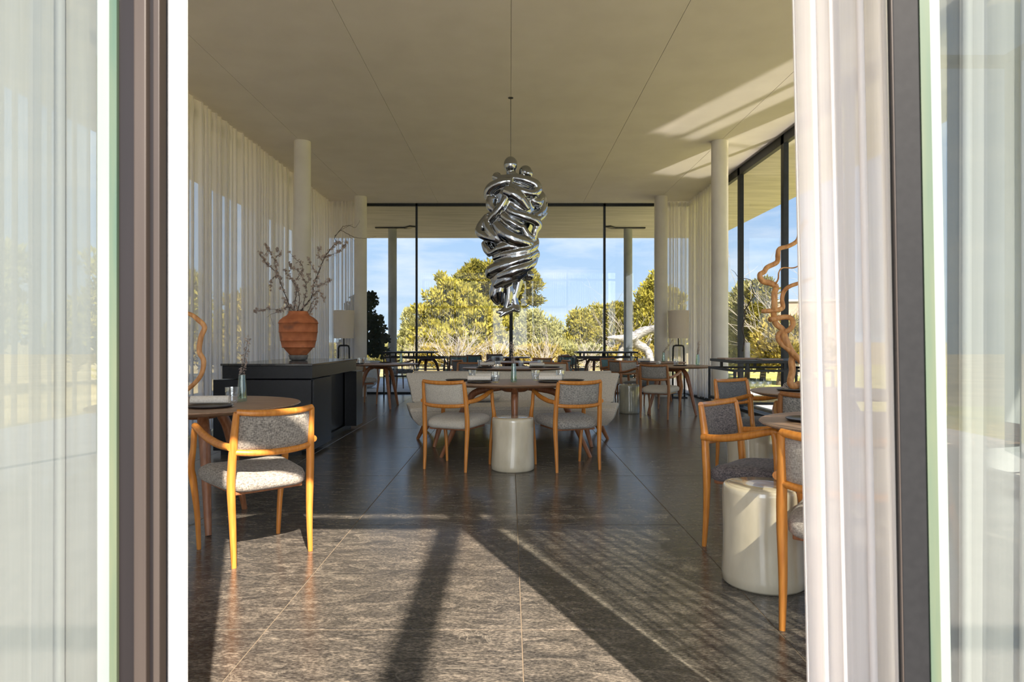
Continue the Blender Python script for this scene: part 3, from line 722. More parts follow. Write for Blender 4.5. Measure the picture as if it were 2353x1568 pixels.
T_F = table(2.54, 10.6, 0.59, 0.59, 'round walnut table beside the floor lamp near the side curtain', [R(-55), R(197), R(62)], 0.44)
T_G = table(2.62, 12.42, 0.57, 0.57, 'round walnut table behind the one by the floor lamp', TRI(30), 0.42)
T_H = table(1.81, 3.22, 0.60, 0.60, 'round walnut table mostly hidden by the bunched sunlit curtain', TRI(10), 0.38)
T_I = table(2.48, 5.25, 0.60, 0.60, 'round walnut table carrying the big twisted branch', TRI(20), 0.38)
T_J = table(-1.93, 15.85, 0.58, 0.58, 'outdoor table on the terrace behind the sideboard-side service table', TRI(30), 0.40, lm=W_DK, m=W_DK)
T_K = table(1.98, 15.85, 0.58, 0.58, 'outdoor table on the terrace beneath the white driftwood', TRI(-30), 0.40, lm=W_DK, m=W_DK)
T_L = table(0.05, 16.1, 0.45, 0.45, 'outdoor table at the middle of the terrace behind the centre mullion', TRI(90), 0.34, lm=W_DK, m=W_DK)

# ================================================================== SOFAS
def sofa(loc, rz, label):
    t = thing('sofa', loc, rz, label, 'sofa', 'curved banquette sofas back to back')
    # local frame: faces -y; arc centre far in front
    Rad = 3.4; half = 0.325
    def pt(th, r, z): return (r * math.sin(th), r * math.cos(th) - Rad, z)
    def sweep(prof, half_lo, name, parent, m=FAB_SOFA, n=28, inset=None):
        mb = MB(); K = len(prof)
        for i in range(n + 1):
            u = -1 + 2 * i / n
            for (r, z, hw) in prof:
                # rounded ends
                e = 1.0
                mb.v.append(pt(u * hw, Rad + r, z))
        for i in range(n):
            for k in range(K):
                a = i * K + k; b = i * K + (k + 1) % K; mb.f.append((a, b, b + K, a + K))
        mb.f.append(tuple(range(K))); mb.f.append(tuple(n * K + k for k in range(K - 1, -1, -1)))
        me = mb.mesh(name); bm = bmesh.new(); bm.from_mesh(me)
        ends = [f for f in bm.faces if len(f.verts) == K]
        edges = set(e for f in ends for e in f.edges)
        bmesh.ops.recalc_face_normals(bm, faces=bm.faces)
        bmesh.ops.bevel(bm, geom=list(edges), offset=0.02, segments=2, affect='EDGES', profile=0.5)
        bm.to_mesh(me); bm.free()
        o = link(name, me, m, parent, True); me.set_sharp_from_angle(angle=R(38))
        return o
    hw = half
    seat = [(-0.02, 0.235, hw * 0.90), (-0.06, 0.30, hw * 0.97), (-0.075, 0.385, hw * 1.0), (-0.06, 0.425, hw * 1.0), (0.0, 0.445, hw * 0.99), (0.35, 0.44, hw * 0.97), (0.66, 0.42, hw * 0.93), (0.70, 0.38, hw * 0.92), (0.70, 0.27, hw * 0.90), (0.64, 0.235, hw * 0.88)]
    so_ = sweep(seat, hw, 'seat', t)
    MB().tube([pt(hw * 0.995 * (-1 + 2 * i / 28), Rad - 0.072, 0.392) for i in range(29)], 0.0045, 6).build('piping', FAB_SOFA, so_, smooth=True)
    back = [(0.56, 0.425, hw * 0.87), (0.60, 0.44, hw * 0.88), (0.655, 0.60, hw * 0.90), (0.705, 0.715, hw * 0.925), (0.735, 0.748, hw * 0.925), (0.775, 0.752, hw * 0.92), (0.80, 0.73, hw * 0.915), (0.79, 0.60, hw * 0.895), (0.755, 0.45, hw * 0.87), (0.72, 0.425, hw * 0.86)]
    sweep(back, hw, 'backrest', t)
    for s in (-1, 1):
        for (r0, th, dr) in ((0.10, 0.245, -0.07), (0.58, 0.27, 0.09)):
            a0 = pt(s * th * 0.90, Rad + r0, 0.245); a1 = pt(s * th * 1.0, Rad + r0 + dr, 0.0); am = pt(s * th * 0.94, Rad + r0 + dr * 0.35, 0.15)
            MB().tube([a0, am, a1], [0.030, 0.027, 0.017], 8, True, 4, 0.8).build('leg', W_SOFA, t, smooth=True, sharp=50)
        b0 = pt(s * 0.22, Rad + 0.10, 0.215); b1 = pt(s * 0.235, Rad + 0.34, 0.21); b2 = pt(s * 0.25, Rad + 0.60, 0.215)
        MB().tube([b0, b1, b2], 0.022, 8, True, 3).build('rail', W_SOFA, t, smooth=True)
    return t
sofa((0.03, 7.27, 0), 0, 'curved beige grey sofa facing the oval table and the camera')
sofa((0.03, 9.06, 0), PI, 'second curved sofa turned away, back to back with the first')
cu = MB()
for (k, z) in ((0.55, 0), (0.9, 0.02), (1.0, 0.05), (0.9, 0.08), (0.5, 0.10), (0.0, 0.105)):
    for i in range(24):
        a = 2 * PI * i / 24; c_, s_ = math.cos(a), math.sin(a)
        cu.v.append((0.23 * k * math.copysign(abs(c_) ** .45, c_), 0.16 * k * math.copysign(abs(s_) ** .45, s_), z))
for i in range(5):
    for k in range(24):
        a = i * 24 + k; b = i * 24 + (k + 1) % 24; cu.f.append((a, b, b + 24, a + 24))
cu.f.append(tuple(range(23, -1, -1)))
o = cu.build('cushion', FAB_SOFA, smooth=True); o.location = (-0.34, 7.66, 0.448); o.rotation_euler = (R(-12) * 0, 0, R(8)); tag(o, 'small beige cushion lying on the seat of the curved sofa', 'cushion')

# ================================================================== CERAMIC STOOLS
def stool(x, y, d, h, label, m=CERAMIC, seed=0):
    t = thing('ceramic_stool', (x, y, 0), seed * 0.7, label, 'stool', 'glazed ceramic drum stools')
    r = d / 2
    def wob(a, z): return 0.010 * math.sin(2 * a + seed + z * 7) + 0.006 * math.sin(5 * a + 2 * seed + z * 11) + 0.010 * math.sin(z * 13 + seed)
    prof = [(r * 0.96, 0.0), (r * 1.005, 0.012), (r * 1.01, 0.05), (r * 0.985, 0.14), (r * 0.97, 0.24), (r * 0.97, 0.34), (r * 0.965, h - 0.03), (r * 0.955, h - 0.012), (r * 0.92, h - 0.001), (r * 0.86, h)]
    MB().lathe(prof, 48, wob=wob).build('body', m, t, smooth=True, sharp=60)
    MB().lathe([(r * 0.86, h - 0.002), (r * 0.84, h + 0.002), (r * 0.4, h + 0.001), (0.0, h + 0.0005)], 40).build('glazed_top', m, t, smooth=True)
    return t
stool(0.025, 5.98, 0.375, 0.455, 'cream ceramic stool between the two armchairs at the oval table', seed=1)
stool(1.19, 3.20, 0.38, 0.455, 'large cream ceramic stool beside the sunlit curtain, partly in sun', seed=2)
stool(1.83, 5.20, 0.35, 0.445, 'ceramic stool showing through behind the charcoal armchair', seed=3)
stool(1.85, 10.60, 0.325, 0.445, 'green grey ceramic stool beyond the end of the curved sofa', CERAMIC_G, 4)
stool(1.74, 12.52, 0.33, 0.445, 'pale ceramic stool just peeping out past the sofa back', CERAMIC, 5)

# ================================================================== SIDEBOARD
sb = thing('sideboard', (0, 0, 0), 0, 'long black lacquered sideboard with stepped top carrying the terracotta vase', 'sideboard')
MB().box((-2.49, 7.83, 0.40), (0.80, 2.22, 0.68)).build('carcass', BLACK_LACQ, sb, bevel=0.004)
MB().box((-2.46, 7.80, 0.03), (0.80, 2.10, 0.06)).build('plinth', BLACK_METAL, sb)
MB().box((-2.38, 7.65, 0.8145), (0.88, 1.92, 0.127)).build('drawer_box', BLACK_LACQ, sb, bevel=0.003)
MB().box((-2.38, 7.645, 0.8885), (0.90, 1.95, 0.021)).build('top_slab', BLACK_TOP, sb, bevel=0.002)
MB().box((-2.43, 6.705, 0.393), (0.96, 0.03, 0.695)).build('end_panel', BLACK_LACQ, sb, bevel=0.003)
dd = MB().box((-2.005, 7.05, 0.395), (0.15, 0.66, 0.69)).build('door', BLACK_LACQ, sb, bevel=0.003)
dd2 = MB().box((-2.005, 8.76, 0.395), (0.15, 0.36, 0.69)).build('door', BLACK_LACQ, sb, bevel=0.003)
MB().box((-1.94, 7.05, 0.743), (0.04, 0.66, 0.006)).build('shelf_edge', FRAME, sb)

# ================================================================== TERRACOTTA VASE + BLOSSOM BRANCHES
VX, VY, VZ = -2.43, 7.84, 0.900
vt = thing('terracotta_vase', (VX, VY, VZ), 0.4, 'big ribbed terracotta vase with burnt patches on the black sideboard', 'vase')
s = 0.001211
prof = [(80, 48), (88, 62), (118, 95), (138, 122), (146, 118), (153, 121), (149, 125), (162, 183), (169, 186), (165, 191), (174, 262), (182, 266), (177, 271), (177, 345), (187, 350), (181, 356), (172, 378), (140, 405), (105, 425), (92, 448), (90, 462), (84, 464), (78, 458), (76, 440), (60, 420)]
MB().lathe([(r * s, z * s) for r, z in prof], 56).build('body', TERRACOTTA, vt, smooth=True, sharp=70)
MB().lathe([(62 * s, 0), (80 * s, 6 * s), (90 * s, 44 * s), (88 * s, 49 * s), (70 * s, 49 * s)], 40).build('foot_dish', noisy('grey_clay', (0.13, 0.12, 0.11), (0.19, 0.18, 0.165), 20, 0.8), vt, smooth=True, sharp=60)

def V8(x, y, d=0.0):          # detail-crop measure of the branch (metres around the vase axis)
    return Vector(((x - 519) * s, d, (1435 - y) * s))
bt = thing('blossom_branches', (VX, VY, VZ), 0, 'tall spray of almond blossom branches standing in the terracotta vase', 'branches')
BR = [
    ([(520, 1010), (560, 940), (640, 830), (650, 720), (690, 600), (730, 480), (800, 370), (850, 310), (845, 250), (925, 150)], 0.0085, 0.10),
    ([(925, 150), (980, 140), (1020, 160), (1045, 150), (1080, 90)], 0.003, 0.12),
    ([(850, 250), (920, 190), (1000, 150), (1025, 140)], 0.003, 0.05),
    ([(890, 180), (960, 220), (1040, 255), (1120, 262), (1235, 245)], 0.0035, 0.15),
    ([(975, 225), (1000, 265), (1035, 292)], 0.002, 0.1),
    ([(740, 460), (820, 435), (900, 405), (950, 350), (970, 320)], 0.003, 0.02),
    ([(850, 310), (900, 300), (950, 280)], 0.0022, 0.14),
    ([(690, 600), (640, 540), (610, 470)], 0.0025, 0.0),
    ([(735, 480), (690, 420), (720, 360)], 0.0022, 0.05),
    ([(650, 730), (720, 730), (790, 690), (835, 665)], 0.003, 0.0),
    ([(640, 830), (700, 790), (740, 800), (770, 860)], 0.003, -0.05),
    ([(600, 1010), (650, 900), (700, 840)], 0.004, -0.10),
    ([(450, 1010), (430, 900), (390, 790), (350, 680), (330, 610), (250, 540), (190, 470), (160, 405)], 0.006, -0.06),
    ([(250, 540), (220, 470), (260, 400), (235, 345)], 0.0025, -0.1),
    ([(350, 650), (290, 640), (250, 700), (260, 770)], 0.0025, 0.02),
    ([(330, 520), (270, 440), (240, 380)], 0.002, -0.02),
    ([(350, 640), (330, 500), (380, 430), (340, 390)], 0.003, -0.12),
    ([(470, 1010), (480, 900), (490, 780), (460, 680), (400, 620), (370, 570)], 0.0055, 0.08),
    ([(490, 660), (540, 540), (470, 470), (410, 400)], 0.003, 0.1),
    ([(500, 1010), (540, 880), (530, 760), (480, 680)], 0.005, -0.14),
    ([(545, 1010), (580, 860), (600, 740), (550, 620), (490, 570)], 0.0045, -0.05),
    ([(430, 640), (445, 540), (440, 520)], 0.002, 0.0),
    ([(560, 740), (600, 670), (580, 620)], 0.0025, 0.12),
    ([(460, 1010), (440, 930), (340, 965), (260, 1000), (220, 1030)], 0.0035, 0.12),
    ([(340, 965), (240, 950), (150, 965), (95, 960)], 0.0025, 0.16),
    ([(255, 1005), (265, 1060), (288, 1110)], 0.002, 0.14),
    ([(480, 1010), (430, 950), (385, 860)], 0.003, 0.05),
    ([(610, 1010), (660, 930), (680, 880)], 0.003, 0.1),
]
rg = random.Random(4)
tips = []
for i, (pl, r0, dep) in enumerate(BR):
    n = len(pl); pts = []
    for k, (x, y) in enumerate(pl):
        rise = max(0.0, min(1.0, (1010 - y) / 500.0)) if y < 1010 else 0
        pts.append(V8(x, y, dep * rise + rg.uniform(-0.006, 0.006)))
    rad = [r0 * (1 - 0.65 * k / (n - 1)) for k in range(n)]
    P, Q = smoothline([Vector(p) for p in pts], rad, 5)
    P2 = [p + Vector((rg.gauss(0, .002), rg.gauss(0, .002), rg.gauss(0, .002))) for p in P]
    bo = MB().tube(P2, Q, 6).build('branch', DARKTWIG, bt, smooth=True)
    for k, p in enumerate(P2):
        y8 = 1435 - p.z / s
        if y8 < 300 or y8 > 985: continue
        tips.append((p, bo))
# blossom: five little cupped petals
def blossom_mesh(seed):
    r_ = random.Random(seed); mb = MB()
    for q in range(3):
        c = Vector((r_.uniform(-.012, .012), r_.uniform(-.012, .012), r_.uniform(-.012, .012)))
        nrm = Vector((r_.gauss(0, 1), r_.gauss(0, 1), r_.gauss(0, 1))).normalized(); u = nrm.orthogonal().normalized(); v = nrm.cross(u)
        for k in range(5):
            a = 2 * PI * k / 5; d = u * math.cos(a) + v * math.sin(a); e_ = u * -math.sin(a) + v * math.cos(a)
            b0 = c; mb.add([b0, c + d * .008 + e_ * .0055 + nrm * .002, c + d * .0135 + nrm * .005, c + d * .008 - e_ * .0055 + nrm * .002], [(0, 1, 2, 3)])
    return mb.mesh('blossom')
bms = [blossom_mesh(k) for k in range(6)]
for b_ in bms: b_.materials.append(BLOSSOM)
rg.shuffle(tips)
for k, (p, bo) in enumerate(tips[:298]):
    o = bpy.data.objects.new('blossom', bms[k % 6]); C.objects.link(o); o.parent = bo
    o.location = p + Vector((rg.gauss(0, .007), rg.gauss(0, .007), rg.gauss(0, .007))); o.rotation_euler = (rg.uniform(0, 6), rg.uniform(0, 6), rg.uniform(0, 6)); o.scale = [rg.uniform(0.9, 1.5)] * 3

# ================================================================== LAMPS
def lamp(x, y, label):
    t = thing('floor_lamp', (x, y, 0), 0, label, 'lamp', 'floor lamps with linen drum shades')
    ls_ = MB().lathe([(0.190, 1.165), (0.190, 1.168), (0.203, 1.71), (0.200, 1.71), (0.187, 1.167)], 40).build('lamp_shade', SHADE, t, smooth=True, sharp=40)
    mb = MB().lathe([(0.0, 1.705), (0.199, 1.705)], 32); mb.build('shade_cover', SHADE, ls_)
    MB().lathe([(0.011, 1.03), (0.011, 1.40), (0.02, 1.41), (0.02, 1.47), (0.0, 1.49)], 12).build('stem', BLACK_METAL, t, smooth=True, sharp=40)
    pts = [(-0.118, 0, 0.02), (-0.112, 0, 0.5), (-0.104, 0, 0.97), (-0.092, 0, 1.015), (-0.055, 0, 1.025), (0.055, 0, 1.025), (0.092, 0, 1.015), (0.104, 0, 0.97), (0.112, 0, 0.5), (0.118, 0, 0.02)]
    MB().tube(pts, 0.017, 8, True).build('arch_frame', BLACK_METAL, t, smooth=True, sharp=50)
    MB().box((0, 0, 0.011), (0.30, 0.24, 0.022)).build('base', BLACK_METAL, t, bevel=0.004)
    MB().tube([(0.008, 0.0, 1.01), (0.012, -0.01, 0.7), (-0.01, 0.02, 0.3), (0.03, 0.03, 0.03)], 0.003, 5, True, 4).build('cord', BLACK_METAL, t)
    return t
lamp(3.30, 13.38, 'linen shade floor lamp on black arch frame before the corner curtain and column')
lamp(-3.25, 13.35, 'linen shade floor lamp standing behind the sideboard with the terracotta vase')

# ================================================================== SERVICE TABLES (black steel)
def console(x0, x1, y0, y1, label, top=(0, 0), shelf=0.43, zt=0.90):
    t = thing('service_table', ((x0 + x1) / 2, (y0 + y1) / 2, 0), 0, label, 'side table', 'black steel service tables')
    W_, D_ = x1 - x0, y1 - y0; b = 0.026
    for sx in (-1, 1):
        for sy in (-1, 1):
            MB().box((sx * (W_ / 2 - b / 2), sy * (D_ / 2 - b / 2), 0.40), (b, b, 0.80)).build('leg', BLACK_METAL, t)
    for sy in (-1, 1):
        MB().box((0, sy * (D_ / 2 - b / 2), 0.787), (W_ - 2 * b, b, b)).build('rail', BLACK_METAL, t)
        MB().box((0, sy * (D_ / 2 - b / 2), shelf - 0.012), (W_ - 2 * b, b, b)).build('rail', BLACK_METAL, t)
    for sx in (-1, 1):
        MB().box((sx * (W_ / 2 - b / 2), 0, 0.787), (b, D_ - 2 * b, b)).build('rail', BLACK_METAL, t)
        MB().box((sx * (W_ / 2 - b / 2), 0, shelf - 0.012), (b, D_ - 2 * b, b)).build('rail', BLACK_METAL, t)
    MB().box((0, 0, shelf), (W_ - 2 * b, D_ - 2 * b, 0.008)).build('shelf', GLASS_CUP if False else BLACK_TOP, t)
    tx, tw = (x0 + x1) / 2 * 0 + top[0], W_ + top[1]
    MB().box((tx, 0, zt - 0.016), (tw, D_ - 0.02, 0.032)).build('top', BLACK_METAL, t, bevel=0.002, seg=1)
    for sx in (-1, -0.0, 1):
        for sy in (-1, 1):
            MB().box((tx + sx * (tw / 2 - 0.14), sy * (D_ / 2 - 0.03), 0.834), (0.03, 0.03, 0.068)).build('spacer', BLACK_METAL, t)
    return t
console(2.50, 3.62, 7.62, 8.62, 'black steel service table with wine glasses by the side glazing, mostly behind armchair backs', (0.02, 0.0))
console(-2.50, -1.28, 13.45, 14.20, 'black steel service table at the back glazing on the sideboard side', (-0.11, -0.20))
console(1.29, 2.52, 13.45, 14.20, 'black steel service table at the back glazing before the white driftwood', (0.02, -0.02))

# ================================================================== TABLEWARE
def tumbler_mesh(r0=0.032, r1=0.042, h=0.098):
    mb = MB(); n = 20
    prof = [(r0 * 0.9, 0.0), (r0, 0.004)]
    for k in range(1, 9):
        t = k / 8; r_ = r0 + (r1 - r0) * t
        prof.append((r_ * (1.015 if k % 2 else 0.985), h * (0.04 + 0.60 * t) if k < 8 else h * 0.70))
    prof += [(r1, h), (r1 - 0.0018, h), (r1 - 0.004, h * 0.7), (r0 - 0.002, 0.012), (0.0, 0.011)]
    def wob(a, z): return 0.02 * math.sin(10 * a + z * 260) if z < h * 0.7 and z > 0.003 else 0
    mb.lathe(prof, n, wob=wob)
    me = mb.mesh('tumbler'); me.materials.append(GLASS_CUP); return me
TUM = tumbler_mesh()
TZ = 0.7355
def tumbler(x, y, label, z=TZ, group='faceted water tumblers'):
    o = bpy.data.objects.new('water_tumbler', TUM); C.objects.link(o); o.location = (x, y, z); o.rotation_euler = (0, 0, x * 9)
    return tag(o, label, 'glass', group)
pm = MB().lathe([(0.085, 0), (0.108, 0.004), (0.118, 0.012), (0.117, 0.014), (0.106, 0.008), (0.084, 0.004), (0.0, 0.004)], 36).mesh('plate')
pm.materials.append(PLATE); pm.polygons.foreach_set('use_smooth', [True] * len(pm.polygons))
def plate(x, y, label, z=TZ, sc_=1.0):
    o = bpy.data.objects.new('side_plate', pm); C.objects.link(o); o.location = (x, y, z); o.scale = (sc_, sc_, 1)
    return tag(o, label, 'plate', 'dark stoneware plates')
def napkin_mesh():
    mb = MB(); L = 0.215; turns = 2.6; n = 52; r_out = 0.031; th = 0.0042
    outp = []; inp = []
    for i in range(n + 1):
        t = i / n; a = t * turns * 2 * PI; r_ = 0.006 + (r_out - 0.006) * t
        outp.append((r_ * math.cos(a), r_ * math.sin(a) * 0.93)); inp.append(((r_ - th) * math.cos(a), (r_ - th) * math.sin(a) * 0.93))
    for x in (-L / 2, -L / 2 + 0.006, L / 2 - 0.006, L / 2):
        k = 0.97 if abs(x) > L / 2 - 0.001 else 1.0
        for (p, q) in outp: mb.v.append((x, p * k, q * k + r_out * 0.93))
        for (p, q) in inp: mb.v.append((x, p * k, q * k + r_out * 0.93))
    m = 2 * (n + 1)
    for s_ in range(3):
        for i in range(n):
            a = s_ * m + i; mb.f.append((a, a + 1, a + 1 + m, a + m)); b = a + n + 1; mb.f.append((b + m, b + m + 1, b + 1, b))
        a = s_ * m + n; mb.f.append((a, a + n + 1, a + n + 1 + m, a + m))
    for s_ in (0, 3):
        for i in range(n):
            a = s_ * m + i; mb.f.append((a, a + n + 1, a + n + 2, a + 1) if s_ == 0 else (a, a + 1, a + n + 2, a + n + 1))
    me = mb.mesh('napkin'); me.materials.append(NAPKIN); me.polygons.foreach_set('use_smooth', [True] * len(me.polygons)); return me
NAPM = napkin_mesh()
def napkin(x, y, rz, label, z=TZ + 0.0135):
    o = bpy.data.objects.new('rolled_napkin', NAPM); C.objects.link(o); o.location = (x, y, z); o.rotation_euler = (0, 0, R(rz))
    return tag(o, label, 'napkin', 'rolled linen napkins')
def bud_vase(x, y, label, sprig, z=TZ, h=0.175, seed=1, leaf='pale', lean=(0.06, 0.0)):
    t = thing('bud_vase', (x, y, z), seed, label, 'vase', 'green glass bud vases with sprigs')
    MB().lathe([(0.028, 0), (0.030, 0.004), (0.031, 0.02), (0.026, h * 0.55), (0.020, h), (0.0185, h), (0.024, h * 0.55), (0.028, 0.02), (0.0, 0.016)], 20).build('glass_body', GLASS_VASE, t, smooth=True, sharp=50)
    r_ = random.Random(seed)
    tw = MB(); pts = [(0, 0, 0.03), (0.004, 0, h), (lean[0] * 0.4, lean[1] * .4, h + sprig * 0.4), (lean[0], lean[1], h + sprig)]
    P, Q = smoothline([Vector(p) for p in pts], [0.0028, 0.0028, 0.002, 0.001], 8)
    tw_ = tw.tube(P, Q, 6).build('stem', DARKTWIG, t)
    lf = MB()
    for p in P:
        if p.z < h * 0.98: continue
        for q in range(7):
            d = Vector((r_.gauss(0, 1), r_.gauss(0, 1), r_.gauss(0, .7))).normalized(); c = p + d * r_.uniform(.004, .016); u = d.orthogonal().normalized(); v = d.cross(u); g = r_.uniform(.005, .009)
            lf.add([c, c + u * g + d * g * .6, c + d * g * 2, c - u * g + d * g * .6], [(0, 1, 2, 3)])
    lf.build('sprig', BLOSSOM if leaf == 'pale' else LEAF_DK, tw_)
    return t
# oval table, middle
plate(-0.285, 6.30, 'dark plate under a rolled napkin, oval table, sideboard side, camera edge'); napkin(-0.285, 6.30, 4, 'rolled napkin on a dark plate, oval table, sideboard side, camera edge')
plate(-0.26, 6.72, 'dark plate under a rolled napkin, oval table, sideboard side, sofa edge'); napkin(-0.235, 6.72, 6, 'rolled napkin on a dark plate, oval table, sideboard side, sofa edge')
plate(-0.51, 6.62, 'bare dark plate on the oval table behind the pale beige armchair')
tumbler(-0.37, 6.76, 'faceted tumbler on oval table by sofa-edge napkin, sideboard side'); tumbler(-0.135, 6.40, 'faceted tumbler on oval table between napkins and the bud vase')
bud_vase(0.035, 6.45, 'green glass bud vase with silvery sprig at the centre of the oval table', 0.19, seed=3, leaf='pale', lean=(0.02, 0.0))
tumbler(0.25, 6.72, 'faceted tumbler on oval table just past the bud vase, lamp side'); tumbler(0.49, 6.70, 'faceted tumbler on oval table behind the lamp-side rolled napkins')
plate(0.375, 6.36, 'dark plate under a rolled napkin, oval table, lamp side, camera edge'); napkin(0.375, 6.36, -2, 'rolled napkin on a dark plate, oval table, lamp side, camera edge')
plate(0.40, 6.74, 'dark plate under a rolled napkin, oval table, lamp side, sofa edge', sc_=0.6); napkin(0.365, 6.83, -4, 'rolled napkin behind another, oval table, lamp side, sofa edge', TZ + 0.012)
plate(0.60, 6.60, 'bare dark plate on the oval table behind the speckled grey armchair')
# second oval table
plate(-0.36, 9.62, 'bare dark plate on second oval table, sideboard side'); plate(-0.335, 10.05, 'dark plate below the napkin on second oval table, sideboard side', sc_=0.7)
napkin(-0.335, 9.80 + 0.25, 3, 'rolled napkin on second oval table, sideboard side'); tumbler(-0.44, 10.12, 'tumbler behind the napkin on second oval table, sideboard side'); tumbler(-0.175, 9.72, 'tumbler beside the napkin on second oval table, sideboard side')
plate(0.385, 9.80, 'dark plate below the napkin on second oval table, lamp side'); napkin(0.385, 9.80, -4, 'rolled napkin on second oval table, lamp side'); tumbler(0.16, 9.95, 'tumbler on second oval table next to the sprig vase'); tumbler(0.45, 10.15, 'tumbler behind the napkin on second oval table, lamp side')
plate(0.60, 9.82, 'bare dark plate on second oval table, lamp side'); 
# small back table
tumbler(-0.30, 12.5, 'tumbler on the small dark back table, first of the pair'); tumbler(-0.15, 12.55, 'tumbler on the small dark back table, second of the pair')
# table before the sideboard
plate(-1.76, 4.01, 'dark plate under the napkin on the table before the sideboard', sc_=1.1); napkin(-1.76, 4.01, 7, 'rolled napkin at the edge of the table before the sideboard')
tumbler(-1.75, 4.30, 'clear tumbler on the table before the sideboard'); bud_vase(-1.735, 4.42, 'pale green bud vase with dry blossom twig before the black sideboard', 0.235, h=0.17, seed=5, lean=(-0.085, 0.03))
plate(-2.02, 3.88, 'dark plate at the jamb edge of the table before the sideboard')
# table at the end of the sideboard
bud_vase(-1.87, 11.70, 'teal bud vase with small dark sprig on table beyond the sideboard', 0.17, seed=7, h=0.17, leaf='dark', lean=(0.07, 0.02))
tumbler(-2.38, 11.45, 'tumbler on table beyond the sideboard, first of three'); tumbler(-2.46, 11.62, 'tumbler on table beyond the sideboard, middle of three'); tumbler(-2.50, 11.36, 'tumbler on table beyond the sideboard, last of three')
plate(-2.52, 11.5 - 0.27, 'dark plate on table beyond the sideboard')
plate(-2.17, 11.90, 'dark plate at the glazing edge of the table beyond the sideboard')
# tables by the lamp
bud_vase(2.92, 10.62, 'clear bud vase with blossom sprig on the lamp table in front of the curtain', 0.21, seed=8, h=0.17, lean=(-0.04, 0.0))
tumbler(2.62, 10.78, 'tumbler on the lamp table beside the bud vase'); plate(2.60, 10.45, 'bare dark plate on the lamp table', sc_=0.9); plate(2.28, 10.55, 'dark plate under the napkin on the lamp table', sc_=.9); napkin(2.30, 10.60, 70, 'rolled napkin on the lamp table seen end-on')
bud_vase(2.80, 12.45, 'green bud vase with leaning sprig on the table behind the lamp table', 0.23, seed=9, h=0.17, lean=(-0.17, 0.0))
napkin(2.38, 12.15, 0, 'rolled napkin on the table behind the lamp table'); plate(2.20, 12.25, 'dark plate on the table behind the lamp table'); tumbler(2.44, 12.45, 'tumbler on the table behind the lamp table, by its napkin'); tumbler(2.26, 12.62, 'tumbler at the far edge of the table behind the lamp table')
plate(2.40, 12.15, 'dark plate under the napkin on the table behind the lamp table', sc_=0.8)
# table with the twisted branch
plate(2.20, 5.32, 'dark plate under the napkin beside the big twisted branch'); napkin(2.17, 5.32, 60, 'rolled napkin end-on beside the big twisted branch'); tumbler(2.22, 5.14, 'faceted tumbler in front of the base of the big twisted branch'); tumbler(2.31, 5.36, 'tumbler behind the base of the big twisted branch')
plate(1.48, 3.33, 'dark plate on the table behind the bunched sunlit curtain', sc_=1.1); napkin(1.50, 3.33, 60, 'rolled napkin on the table behind the bunched sunlit curtain')
# wine glasses
wg = MB().lathe([(0.034, 0), (0.034, 0.002), (0.006, 0.006), (0.0035, 0.02), (0.0035, 0.095), (0.012, 0.108), (0.036, 0.13), (0.044, 0.155), (0.041, 0.20), (0.034, 0.245), (0.033, 0.245), (0.040, 0.20), (0.0425, 0.155), (0.034, 0.132), (0.0, 0.112)], 20).mesh('wine_glass')
wg.materials.append(GLASS_CUP); wg.polygons.foreach_set('use_smooth', [True] * len(wg.polygons))
for k in range(5):
    o = bpy.data.objects.new('wine_glass', wg); C.objects.link(o); o.location = (2.84 + 0.09 * (k % 3) + 0.05 * (k // 3), 8.0 + 0.12 * (k // 3), 0.4345)
    tag(o, ['first', 'second', 'third', 'fourth', 'fifth'][k] + ' stemmed wine glass from the armchair in the service table cluster by side glazing', 'glass', 'wine glasses on the service table shelf')
for k in range(3):
    o = bpy.data.objects.new('wine_glass', wg); C.objects.link(o); o.location = (2.62 + 0.0 * k, 7.85 + 0.13 * k, 0.4345)
    tag(o, ['first', 'second', 'third'][k] + ' wine glass deep behind the top rail of the blue grey armchair', 'glass', 'wine glasses at the end of the service table shelf')
for k in range(6):
    o = bpy.data.objects.new('wine_glass', wg); C.objects.link(o); o.location = (-2.36 + 0.10 * k, 13.75, 0.4345); o.scale = (1, 1, 0.75)
    tag(o, ['first', 'second', 'third', 'fourth', 'fifth', 'sixth'][k] + ' glass from the camellia in the row on the back service table shelf', 'glass', 'row of glasses under the back service table')
# on the service table by the side glazing
ot = MB().box((0, 0, 0.008), (0.42, 0.26, 0.016)).build('menu_board', W_TABLE, bevel=0.003); ot.location = (2.74, 8.2, 0.9005); ot.rotation_euler = (0, 0, R(4)); tag(ot, 'thin wooden board on the service table nearer the column', 'board', 'thin wooden boards on the service table')
ot = MB().box((0, 0, 0.006), (0.24, 0.22, 0.012)).build('menu_board', W_TABLE, bevel=0.003); ot.location = (2.98, 7.85, 0.9005); tag(ot, 'thin square wooden board on the service table beside the white cylinder vase', 'board', 'thin wooden boards on the service table')
cv = thing('cylinder_vase', (2.90, 8.35, 0.9005), 0, 'slender white cylinder vase on the service table holding a black twig', 'vase')
MB().lathe([(0.032, 0), (0.033, 0.003), (0.033, 0.20), (0.030, 0.20), (0.030, 0.01), (0, 0.01)], 24).build('body', plain('white_glaze', (0.72, 0.71, 0.70), 0.25), cv, smooth=True, sharp=40)
